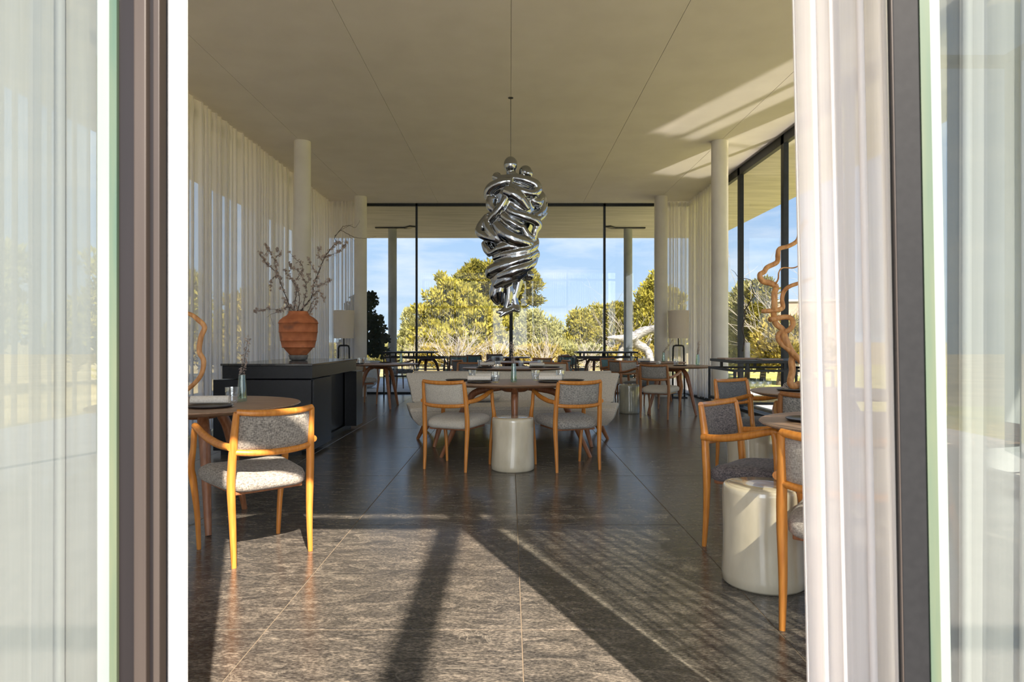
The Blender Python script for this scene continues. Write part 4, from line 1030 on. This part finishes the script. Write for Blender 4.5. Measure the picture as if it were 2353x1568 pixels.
# dark contorted twig in it
tw = thing('contorted_twig', (2.90, 8.35, 0.9005), 0, 'thin black contorted twig rising from the white cylinder vase', 'branch')
def P4(x, y, Y=8.35):
    px, py = 1580 + x / 3.409, 500 + y / 3.409
    return at(px, py, Y) - Vector((2.90, 8.35, 0.9005))
for pl, r0 in (([(430, 1050), (445, 950), (428, 870), (450, 780), (445, 735), (480, 680), (500, 640), (520, 600), (500, 550), (510, 520), (500, 495), (460, 480), (430, 478)], 0.009), ([(445, 730), (400, 690), (360, 680), (340, 650)], 0.004), ([(430, 478), (390, 460), (370, 430), (340, 408)], 0.004), ([(505, 500), (530, 490), (545, 495)], 0.003), ([(500, 570), (470, 570), (445, 555)], 0.003)):
    MB().tube([P4(*p) for p in pl], [r0 * (1 - 0.6 * k / (len(pl) - 1)) for k in range(len(pl))], 7, True, 4).build('stem', DARKTWIG, tw, smooth=True)

# big twisted branch on its table
BX, BY, BZ = 2.36, 5.20, TZ
big = thing('twisted_branch', (BX, BY, BZ), 0, 'large peeled twisted branch standing on the walnut table beside the curtain', 'branch')
def PB(x, y, dy=0.0):
    px, py = 1580 + x / 3.409, 500 + y / 3.409
    return at(px, py, BY + dy) - Vector((BX, BY, BZ))
BB = [([(1010, 1305), (930, 1322), (880, 1305), (840, 1322), (805, 1295), (820, 1200), (815, 1130), (825, 1080), (790, 1010), (765, 950), (745, 880), (690, 830), (675, 760), (680, 700), (680, 600), (692, 545), (650, 515), (590, 500), (565, 450), (600, 425), (625, 390), (700, 350), (708, 290), (720, 245), (790, 225), (860, 180), (885, 95), (930, 20)],
       [(0.026) for _ in range(10)] + [0.0225] * 8 + [0.019] * 5 + [0.016] * 5),
      ([(1010, 1290), (930, 1180), (870, 1110), (800, 1040), (735, 985), (710, 940), (725, 905), (790, 885), (825, 840), (815, 795), (770, 780), (700, 790), (645, 800)], [0.022] * 6 + [0.020] * 7),
      ([(580, 735), (640, 732), (700, 725), (745, 705), (740, 640), (755, 580), (800, 540), (900, 505), (980, 470)], [0.015, 0.018, 0.018, 0.018, 0.016, 0.016, 0.015, 0.014, 0.012]),
      ([(690, 520), (710, 480), (715, 430), (745, 395), (830, 395), (880, 370), (940, 320)], [0.006, 0.006, 0.005, 0.005, 0.005, 0.004, 0.003])]
for i, (pl, rd) in enumerate(BB):
    MB().tube([PB(x, y, 0.03 * math.sin(k * 1.3 + i)) for k, (x, y) in enumerate(pl)], rd, 12, True, 5).build('stem' if i < 2 else 'side_branch', W_BRANCH, big, smooth=True)
# smaller twisted branch showing past the jamb
sbx = thing('twisted_branch', (-2.10, 4.25, TZ), 0, 'thin peeled twisted branch curling past the white jamb on the table', 'branch')
MB().tube([at(*p, 4.25) - Vector((-2.10, 4.25, TZ)) for p in ((395, 925), (415, 905), (440, 888), (462, 862), (468, 830), (458, 808), (462, 775), (470, 752), (455, 735), (436, 722), (405, 716), (380, 690))], [0.014] * 4 + [0.016] * 5 + [0.013] * 3, 10, True, 5).build('stem', W_BRANCH, sbx, smooth=True)

# ================================================================== HANGING CHROME SCULPTURE
SX, SY = 0.008, 8.11
q = 0.001385
def S(cx, cy, d=0.0): return Vector(((cx - 386) * q, -d * q, EYE + (782 - (340 + cy / 3.733)) * SY / F))
st = thing('hanging_sculpture', (SX, SY, 0), 0, 'polished chrome sculpture of entwined twisting figures hung on a wire', 'sculpture')
mb = MB()
core = [(285, 70, 390), (330, 165, 405), (400, 200, 410), (500, 205, 425), (600, 205, 400), (700, 200, 370), (780, 190, 370), (850, 170, 385), (920, 160, 405), (1000, 158, 405), (1060, 140, 390), (1120, 110, 365), (1180, 72, 340), (1280, 55, 330), (1350, 34, 340)]
cv_, rr_ = [], []
mb.tube([S(x, y, 0) for (y, r_, x) in core], [r_ * q for (y, r_, x) in core], 20, True, 3, 0.85)
def ball(cx, cy, d, r_, sx=1.0, sz=1.0):
    m = []; c = S(cx, cy, d); pr = []
    for i in range(11):
        a = -PI / 2 + PI * i / 10; pr.append((max(1e-5, r_ * q * sx * math.cos(a)), r_ * q * sz * math.sin(a)))
    mb.lathe(pr, 20, c)
ball(385, 150, 30, 60, 1.0, 1.15); ball(512, 210, 10, 58, 1.0, 1.0); ball(535, 225, 30, 42)
ball(540, 1100, 60, 46); ball(270, 255, 40, 38)
def band(pl, rd, depth):
    n = len(pl); dd = depth if isinstance(depth, (list, tuple)) else [depth] * n
    rr = rd if isinstance(rd, (list, tuple)) else [rd] * n
    mb.tube([S(x, y, d) for (x, y), d in zip(pl, dd)], [r_ * q for r_ in rr], 12, True, 5)
band([(385, 190), (395, 240), (440, 270)], [40, 46, 40], 20)
band([(500, 240), (480, 270), (440, 285)], [38, 40, 36], 20)
band([(245, 255), (300, 285), (400, 285), (500, 305), (590, 340), (610, 390), (560, 425), (470, 400), (375, 350)], [34, 34, 34, 40, 44, 42, 36, 32, 20], [60, 90, 120, 130, 120, 120, 150, 165, 170])
band([(400, 315), (300, 330), (220, 365), (195, 420), (230, 470)], [26, 38, 42, 40, 34], [150, 140, 110, 80, 60])
band([(330, 395), (400, 430), (470, 480), (530, 560)], [42, 54, 50, 28], [165, 175, 165, 150])
band([(345, 460), (310, 530), (250, 600), (205, 650)], [30, 34, 30, 26], [170, 165, 150, 120])
band([(230, 450), (220, 520), (260, 560)], [52, 44, 30], [90, 100, 120])
band([(360, 550), (410, 590), (500, 620), (585, 650), (610, 690), (590, 740), (585, 820)], [30, 36, 42, 46, 42, 30, 14], [165, 170, 170, 150, 130, 140, 130])
band([(600, 380), (650, 440), (660, 520), (630, 580), (560, 620)], [44, 44, 42, 40, 30], [40, 40, 50, 80, 110])
band([(560, 460), (610, 490), (640, 440)], [40, 38, 30], [110, 100, 60])
band([(690, 560), (660, 600), (610, 640)], [14, 22, 26], [60, 80, 110])
band([(310, 600), (370, 650), (430, 690), (480, 710)], [28, 32, 28, 16], [150, 165, 170, 165])
band([(200, 600), (140, 680), (125, 740), (180, 780), (270, 815), (350, 845)], [40, 44, 40, 36, 32, 22], [60, 60, 80, 120, 150, 160])
band([(180, 640), (200, 720), (260, 790), (340, 830)], [30, 36, 36, 26], [110, 130, 150, 160])
band([(260, 670), (310, 740), (390, 800), (480, 830), (540, 850), (530, 880)], [36, 56, 62, 58, 46, 26], [150, 170, 180, 170, 150, 140])
band([(480, 690), (520, 760), (560, 800), (590, 820)], [28, 30, 26, 12], [160, 160, 150, 130])
band([(165, 820), (190, 880), (225, 930)], [34, 42, 34], [60, 90, 110])
band([(215, 925), (290, 885), (380, 865), (460, 872), (540, 835), (575, 800)], [18, 40, 46, 44, 34, 12], [110, 150, 165, 160, 130, 100])
band([(235, 965), (320, 940), (430, 925), (520, 900), (585, 850), (605, 790)], [16, 34, 44, 46, 40, 18], [110, 150, 168, 160, 120, 70])
band([(240, 1015), (330, 975), (430, 950), (530, 925), (600, 880)], [16, 32, 36, 36, 18], [110, 150, 172, 160, 100])
band([(205, 1120), (225, 1075), (310, 1035), (420, 1000), (520, 960), (590, 915), (618, 950)], [26, 56, 58, 52, 48, 40, 14], [80, 115, 150, 165, 155, 110, 80])
band([(225, 1160), (300, 1115), (400, 1080), (490, 1045), (565, 995), (605, 925)], [20, 50, 58, 54, 44, 18], [95, 135, 160, 155, 120, 80])
band([(240, 1240), (265, 1185), (340, 1145), (430, 1115), (520, 1075)], [18, 44, 52, 48, 26], [80, 115, 140, 145, 120])
band([(310, 1130), (262, 1200), (245, 1280), (285, 1350)], [30, 44, 40, 16], [100, 105, 95, 85])
band([(330, 1160), (295, 1240), (300, 1340)], [26, 36, 18], [125, 120, 95])
band([(370, 1150), (372, 1250), (362, 1330), (345, 1385)], [42, 38, 32, 26], [90, 90, 90, 90])
band([(460, 1130), (440, 1220), (420, 1300), (440, 1370), (455, 1395)], [40, 34, 30, 26, 20], [70, 75, 80, 85, 100])
band([(350, 1380), (310, 1410), (262, 1415)], [28, 20, 10], [90, 110, 120])
band([(400, 1390), (340, 1420), (290, 1455)], [26, 22, 10], [90, 110, 120])
band([(400, 1340), (430, 1390), (462, 1405)], [26, 24, 14], [80, 100, 120])
for k in range(4): band([(430 + 9 * k, 690 + 4 * k), (455 + 8 * k, 712 + 2 * k)], [7, 5], [185, 188])
# back half: helical coils so that the figures also turn on the far side
prof_r = lambda y: np.interp(y, [c[0] for c in core], [c[1] for c in core])
prof_x = lambda y: np.interp(y, [c[0] for c in core], [c[2] for c in core])
for k in range(7):
    y0 = 330 + 110 * k; pl = []; dd = []
    for i in range(8):
        a = PI * (i / 7.0); y = y0 + 140 * i / 7
        r_ = prof_r(y) * 1.03; pl.append((prof_x(y) + r_ * math.cos(a), y)); dd.append(-r_ * 0.85 * math.sin(a))
    band(pl, [24, 36, 44, 46, 46, 44, 36, 22], dd)
me = mb.mesh('figures')
tmp = bpy.data.objects.new('figures', me); C.objects.link(tmp)
rm = tmp.modifiers.new('r', 'REMESH'); rm.mode = 'VOXEL'; rm.voxel_size = 0.0085
sm = tmp.modifiers.new('s', 'SMOOTH'); sm.factor = 0.5; sm.iterations = 7
dg = bpy.context.evaluated_depsgraph_get()
me2 = bpy.data.meshes.new_from_object(tmp.evaluated_get(dg)); me2.name = 'figures'
bpy.data.objects.remove(tmp)
me2.materials.clear()
link('figures', me2, CHROME, st, True)
MB().tube([(0.0, 0, EYE + (782 - 362) * SY / F - 0.02), (0, 0, ZC + 0.0)], 0.0032, 6).build('wire', LEATHER_TAG, st)
MB().lathe([(0.0, ZC - 0.006), (0.03, ZC - 0.006), (0.03, ZC)], 16).build('ceiling_rose', BLACK_METAL, st)

# ================================================================== OUTDOORS
def tufts(clumps, n_per, size, spread=1.0, up=0.35, width=0.22, seed=0):
    """needle tufts: thin quads radiating from clump centres -> (M,3) array"""
    r_ = np.random.default_rng(seed); outv = []
    for (c, rad) in clumps:
        m = n_per
        d = r_.normal(size=(m, 3)); d /= np.linalg.norm(d, axis=1)[:, None]
        rr = rad * r_.random(m)[:, None] ** 0.45
        p = np.array(c)[None, :] + d * rr * np.array([1, 1, 0.8])
        a = d + r_.normal(size=(m, 3)) * 0.7; a[:, 2] += up * 2; a /= np.linalg.norm(a, axis=1)[:, None]
        b = np.cross(a, r_.normal(size=(m, 3))); b /= np.linalg.norm(b, axis=1)[:, None]
        L = size * (0.6 + 0.8 * r_.random(m))[:, None]
        w_ = L * width
        v = np.stack([p - b * w_, p + a * L * 0.5 - b * w_ * 1.2, p + a * L + b * w_ * 0.1, p + a * L * 0.5 + b * w_ * 1.2], axis=1)
        outv.append(v.reshape(-1, 3))
    return np.concatenate(outv)
def tree(name, x, y, label, crown, m, n_clump, n_per, size, trunk_h, trunk_r, seed, cat='tree', group=None, upn=0.35, clump_r=0.45, bark=BARK, limbs=8, z0=-0.15):
    """crown: list of ellipsoids (dx, dy, z, rx, ry, rz)"""
    t = thing(name, (x, y, z0), 0, label, cat, group)
    r_ = random.Random(seed); cl_ = []
    vols = [e[3] * e[4] * e[5] for e in crown]; tot = sum(vols)
    for e, v in zip(crown, vols):
        k = max(3, int(n_clump * v / tot))
        for _ in range(k):
            d = Vector((r_.gauss(0, 1), r_.gauss(0, 1), r_.gauss(0, 1))).normalized(); rr = r_.uniform(0.55, 1.0)
            cl_.append(((e[0] + d.x * e[3] * rr, e[1] + d.y * e[4] * rr, e[2] + d.z * e[5] * rr), clump_r * r_.uniform(0.6, 1.25)))
    fast_mesh('foliage', tufts(cl_, int(n_per * 2.2), size * 0.72, up=upn, width=0.16, seed=seed), 4, m, t)
    MB().tube([(0, 0, 0), (0.05, 0.0, trunk_h * 0.5), (-0.03, 0.05, trunk_h)], [trunk_r, trunk_r * 0.8, trunk_r * 0.5], 8, True, 3).build('trunk', bark, t, smooth=True)
    for k in range(limbs):
        c = cl_[r_.randrange(len(cl_))][0]; h = trunk_h * r_.uniform(0.3, 0.95)
        MB().tube([(0, 0, h), (c[0] * .5, c[1] * .5, h + (c[2] - h) * .35), c], [trunk_r * .35, trunk_r * .22, trunk_r * .08], 5, True, 3).build('branch', bark, t)
    return t
# zc: height helper at distance Y for a pixel row
def hz(py, Y): return EYE + (782 - py) / F * Y + 0.15
def hx(px, Y): return (px - 1172) / F * Y
# bright bushy pine, left of the sculpture
Y = 34
X0 = hx(1055, Y)
def el(px, py, Y, wpx, hpx, X0, dy=0, deep=1.0): return (hx(px, Y) - X0, dy, hz(py, Y), wpx / F * Y, wpx / F * Y * deep, hpx / F * Y)
tree('pine_tree', X0, Y, 'bright yellow green bushy pine beyond the terrace, sideboard side of the sculpture',
     [el(1005, 730, Y, 38, 60, X0), el(1035, 690, Y, 32, 62, X0, -.3), el(1075, 720, Y, 45, 70, X0), el(1110, 750, Y, 48, 55, X0, -.4), el(990, 770, Y, 40, 45, X0, .2), el(1060, 780, Y, 80, 45, X0, -.5), el(1150, 775, Y, 30, 40, X0, 0), el(968, 720, Y, 12, 30, X0)], PINE, 330, 60, 0.30, 3.2, 0.14, 21, upn=0.75, clump_r=0.34)
Y = 46; X0 = hx(1150, Y)
tree('pine_tree', X0, Y, 'tall umbrella pine rising behind the chrome sculpture',
     [el(1110, 640, Y, 58, 40, X0), el(1165, 645, Y, 50, 45, X0), el(1205, 650, Y, 32, 28, X0, -.3), el(1075, 665, Y, 38, 36, X0), el(1150, 690, Y, 60, 40, X0, .4), el(1215, 684, Y, 26, 16, X0), el(1190, 700, Y, 26, 22, X0), el(1195, 738, Y, 24, 18, X0)], PINE_D, 330, 55, 0.36, 5.0, 0.28, 22, upn=0.3, clump_r=0.42)
Y = 41; X0 = hx(1250, Y)
tree('pine_tree', X0, Y, 'pale green low pine just past the sculpture, lamp side',
     [el(1215, 770, Y, 40, 55, X0), el(1260, 785, Y, 42, 45, X0), el(1195, 760, Y, 26, 40, X0), el(1295, 805, Y, 28, 28, X0), el(1240, 815, Y, 60, 22, X0)], PINE_P, 240, 55, 0.30, 2.0, 0.12, 23, upn=0.55, clump_r=0.40)
Y = 44; X0 = hx(1360, Y)
tree('pine_tree', X0, Y, 'rounded green pine behind the back glazing mullion, before the driftwood',
     [el(1345, 760, Y, 40, 45, X0), el(1380, 745, Y, 34, 45, X0), el(1320, 785, Y, 30, 32, X0), el(1370, 790, Y, 60, 35, X0)], PINE, 220, 55, 0.32, 2.6, 0.14, 24, upn=0.4, clump_r=0.42)
Y = 38; X0 = hx(1430, Y)
tree('pine_tree', X0, Y, 'olive pine seen beside the terrace column above the white driftwood',
     [el(1420, 735, Y, 30, 42, X0), el(1450, 745, Y, 26, 40, X0), el(1410, 785, Y, 34, 30, X0), el(1455, 790, Y, 40, 30, X0), el(1478, 735, Y, 24, 40, X0)], PINE_D, 220, 50, 0.30, 2.6, 0.13, 25, upn=0.5, clump_r=0.36)
Y = 33; X0 = hx(1520, Y)
tree('pine_tree', X0, Y, 'tall narrow pine at the curtained corner beyond the floor lamp',
     [el(1483, 690, Y, 18, 26, X0), el(1505, 665, Y, 26, 34, X0), el(1530, 700, Y, 40, 40, X0), el(1510, 740, Y, 40, 35, X0), el(1540, 780, Y, 60, 40, X0)], PINE, 200, 55, 0.28, 3.0, 0.13, 26, upn=0.7, clump_r=0.32)
Y = 48; X0 = hx(940, Y)
tree('pine_tree', X0, Y, 'small thin pine by the thin mullion near the potted camellia',
     [el(940, 740, Y, 14, 28, X0), el(945, 775, Y, 22, 26, X0), el(930, 800, Y, 30, 18, X0)], PINE_P, 90, 45, 0.34, 2.4, 0.10, 27, upn=0.6, clump_r=0.36)
# low scrub band
for k, (px, Y, wp, hp, lab, mm_) in enumerate(((900, 40, 60, 20, 'low olive scrub behind the terrace column by the camellia', PINE_P), (1020, 30, 70, 22, 'golden scrub under the bright bushy pine', PINE_Y), (1130, 31, 60, 20, 'golden scrub under the umbrella pine', PINE_Y), (1240, 32, 66, 22, 'low yellow scrub under the pale low pine', PINE_Y), (1350, 33, 60, 20, 'low scrub in front of the rounded green pine', PINE_P), (1450, 30, 60, 26, 'golden scrub behind the white driftwood', PINE_Y), (780, 40, 80, 26, 'scrub seen past the curtain behind the lamp at the sideboard', PINE))):
    X0 = hx(px, Y)
    tree('scrub_bush', X0, Y, lab, [el(px - wp * .4, 818, Y, wp * .5, hp, X0), el(px + wp * .4, 820, Y, wp * .5, hp * .9, X0), el(px, 814, Y, wp * .4, hp, X0)], mm_, 80, 45, 0.20, 0.5, 0.05, 40 + k, cat='bush', group='low scrub beyond the terrace', upn=0.6, clump_r=0.28, limbs=2)
# bare twiggy shrubs: fans of pale stems
def bare(px, Y, hpx, label, seed, spread=0.75, n=34, m=TWIG, base_py=838):
    b = at(px, base_py, Y); t = thing('bare_shrub', (b.x, b.y, b.z), 0, label, 'bush', 'leafless grey shrubs on the slope')
    r_ = random.Random(seed); H = hpx / F * Y; mb = MB()
    def grow(p, d, L, r0, lev):
        pts = [p]; 
        for _ in range(4):
            d = (d + Vector((r_.gauss(0, .16), r_.gauss(0, .16), r_.gauss(0, .10)))).normalized(); pts.append(pts[-1] + d * L / 4)
        mb.tube(pts, [r0 * (1 - .17 * k) for k in range(5)], 4)
        if lev < 2:
            for k in range(3 if lev == 0 else 2):
                i = r_.randint(1, 4); dd = (d + Vector((r_.gauss(0, .6), r_.gauss(0, .6), r_.gauss(0.1, .3)))).normalized(); grow(pts[i], dd, L * .5, r0 * .5, lev + 1)
    for k in range(n):
        a = r_.uniform(0, 2 * PI); sp = r_.uniform(0.1, spread); d = Vector((math.cos(a) * sp, math.sin(a) * sp, 1)).normalized()
        grow(Vector((0, 0, -0.3)), d, H * r_.uniform(.6, 1.0), 0.016, 0)
    mb.build('twigs', m, t)
    return t
bare(1050, 25, 105, 'large leafless shrub fanning out under the bright bushy pine', 1, 1.1, 34)
bare(1130, 26, 80, 'leafless shrub beside the centre mullion below the umbrella pine', 2, 1.3, 24)
bare(1250, 27, 80, 'leafless shrub below the pale low pine', 3, 0.9, 20)
bare(1350, 28, 70, 'leafless shrub below the rounded green pine', 4, 0.9, 22)
bare(1440, 30, 120, 'leafless shrub standing behind the white driftwood', 5, 0.6, 22)
bare(945, 30, 80, 'leafless shrub next to the terrace column by the camellia', 6, 0.9, 18)
bare(1413, 40, 160, 'thin bare tree top above the olive pine', 7, 0.25, 8)
# white driftwood trunk
DY = 26.5
dw = thing('driftwood_trunk', (hx(1450, DY), DY, 0), 0, 'big bleached white driftwood tree trunk lying outside the back glazing', 'driftwood')
def PD(px, py, d=0.0): return at(px, py, DY + d) - Vector((hx(1450, DY), DY, 0))
for pl, rd, nm in (([(1510, 756), (1480, 762), (1455, 775), (1440, 779), (1415, 776), (1395, 776)], [0.16, 0.19, 0.20, 0.17, 0.10, 0.03], 'trunk'),
               ([(1452, 772), (1462, 790), (1480, 800), (1492, 815), (1495, 850), (1500, 880)], [0.22, 0.18, 0.17, 0.15, 0.16, 0.22], 'trunk'),
               ([(1445, 778), (1432, 795), (1425, 815), (1420, 850), (1416, 885)], [0.16, 0.13, 0.11, 0.13, 0.17], 'limb'),
               ([(1490, 830), (1476, 836), (1470, 850), (1466, 880)], [0.12, 0.11, 0.10, 0.12], 'limb'),
               ([(1495, 780), (1488, 795), (1482, 802)], [0.05, 0.06, 0.05], 'limb')):
    P, Q = smoothline([PD(x, y, 0.25 * math.sin(k)) for k, (x, y) in enumerate(pl)], rd, 6)
    r_ = random.Random(len(pl)); Q = [v * r_.uniform(.86, 1.12) for v in Q]
    MB().tube(P, Q, 10).build(nm, DRIFT, dw, smooth=True)
# potted camellia on the terrace
pc = thing('potted_camellia', (-3.52, 16.45, 0), 0, 'dark leaved camellia in a big round white pot on the terrace', 'plant')
MB().lathe([(0.20, 0), (0.28, 0.05), (0.36, 0.20), (0.39, 0.40), (0.385, 0.62), (0.36, 0.63), (0.35, 0.60), (0, 0.58)], 40).build('pot', POTWHITE, pc, smooth=True, sharp=50)
cl_ = []
rg2 = random.Random(8)
for k in range(110):
    z = 0.75 + 1.45 * rg2.random() ** 1.1; rmax = 0.60 * (1 - (z - 0.7) / 1.75) ** 0.6 + 0.04
    a = rg2.uniform(0, 2 * PI); rr = rmax * math.sqrt(rg2.random()); cl_.append(((rr * math.cos(a), rr * math.sin(a), z), 0.10))
fast_mesh('foliage', tufts(cl_, 40, 0.085, up=0.0, width=0.38, seed=5), 4, LEAF_DK, pc)
MB().tube([(0, 0, 0.55), (0.03, 0, 1.2), (0, 0.02, 2.1)], [0.03, 0.022, 0.008], 8, True, 3).build('stem', BARK, pc)
# garden on the lamp side, seen through the side glazing
def side_tree(px, Y, top, bot, wpx, label, m, seed, narrow=False, cat='tree', name='garden_tree', n=150):
    X0 = hx(px, Y); h = bot - top
    cr_ = [el(px, top + h * .18, Y, wpx * .30, h * .20, X0), el(px - wpx * .12, top + h * .45, Y, wpx * .42, h * .28, X0), el(px + wpx * .1, top + h * .75, Y, wpx * .52, h * .30, X0)]
    return tree(name, X0, Y, label, cr_, m, n, 55, 0.24, max(.4, hz(top, Y) * .6), 0.10, seed, cat=cat, upn=0.6, clump_r=0.30, limbs=4)
side_tree(1690, 24, 690, 835, 60, 'yellow green garden tree seen behind the big column and first side mullion', PINE_P, 60)
side_tree(1716, 22, 650, 835, 50, 'slim garden conifer seen behind the black contorted twig', PINE_P, 61)
side_tree(1752, 21, 655, 830, 44, 'dark slim conifer in the garden between the two side mullions', PINE_D, 62)
side_tree(1790, 19, 745, 832, 80, 'golden shrub in the garden behind the twisted branch', PINE_Y, 63, cat='bush', name='garden_shrub')
side_tree(1850, 19, 740, 835, 70, 'golden shrub in the garden beside the brown house', PINE_Y, 64, cat='bush', name='garden_shrub')
bare(1765, 20, 210, 'leafless pale garden tree behind the twisted branch', 17, 0.45, 16, base_py=835)
bare(1835, 18.5, 220, 'leafless garden tree in front of the brown house', 18, 0.4, 14, base_py=840)
hs = thing('garden_house', (hx(1850, 34), 34, -0.1), R(-12), 'small brown rendered house at the far side of the lawn', 'house')
MB().box((0, 0, 1.55), (3.0, 2.2, 3.1)).build('wall', HOUSE, hs, bevel=0.01); MB().box((0, 0, 3.15), (3.2, 2.4, 0.1)).build('roof', CONCRETE, hs)
for dx in (-0.7, 0.5): MB().box((dx, -1.105, 1.5), (0.6, 0.03, 1.1)).build('window', HOUSE_W, hs)
fn = thing('garden_fence', (hx(1815, 30), 30, -0.12), 0, 'low dark timber fence at the edge of the bright lawn', 'fence')
for k in range(4): MB().box((-1.5 + k * 1.3, 0, 0.45), (0.09, 0.09, 0.9)).build('post', TIMBER, fn)
for z in (0.35, 0.62, 0.85): MB().box((0.45, -0.05, z), (4.2, 0.035, 0.11)).build('rail', TIMBER, fn)
# garden on the sideboard side, seen through the sheer curtain
for k, (x, y, h, mm_, lab) in enumerate(((-11, 20, 4.3, PINE, 'green pine seen faintly through the long sheer curtain, far end'), (-13, 15, 4.6, PINE_P, 'pale pine seen faintly through the long sheer curtain, middle'), (-9.5, 25, 3.2, PINE_Y, 'golden tree seen faintly through the sheer curtain behind the vase'), (-15, 11, 4.2, PINE, 'green tree seen faintly through the sheer curtain by the jamb'))):
    tree('garden_tree', x, y, lab, [(0, 0, h * .75, 1.2, 1.2, h * .25), (0.4, 0.3, h * .5, 1.7, 1.6, h * .3), (-.6, 0, h * .3, 1.8, 1.7, h * .25)], mm_, 150, 55, 0.28, h * .7, 0.14, 80 + k, upn=0.5, clump_r=0.36, limbs=4)
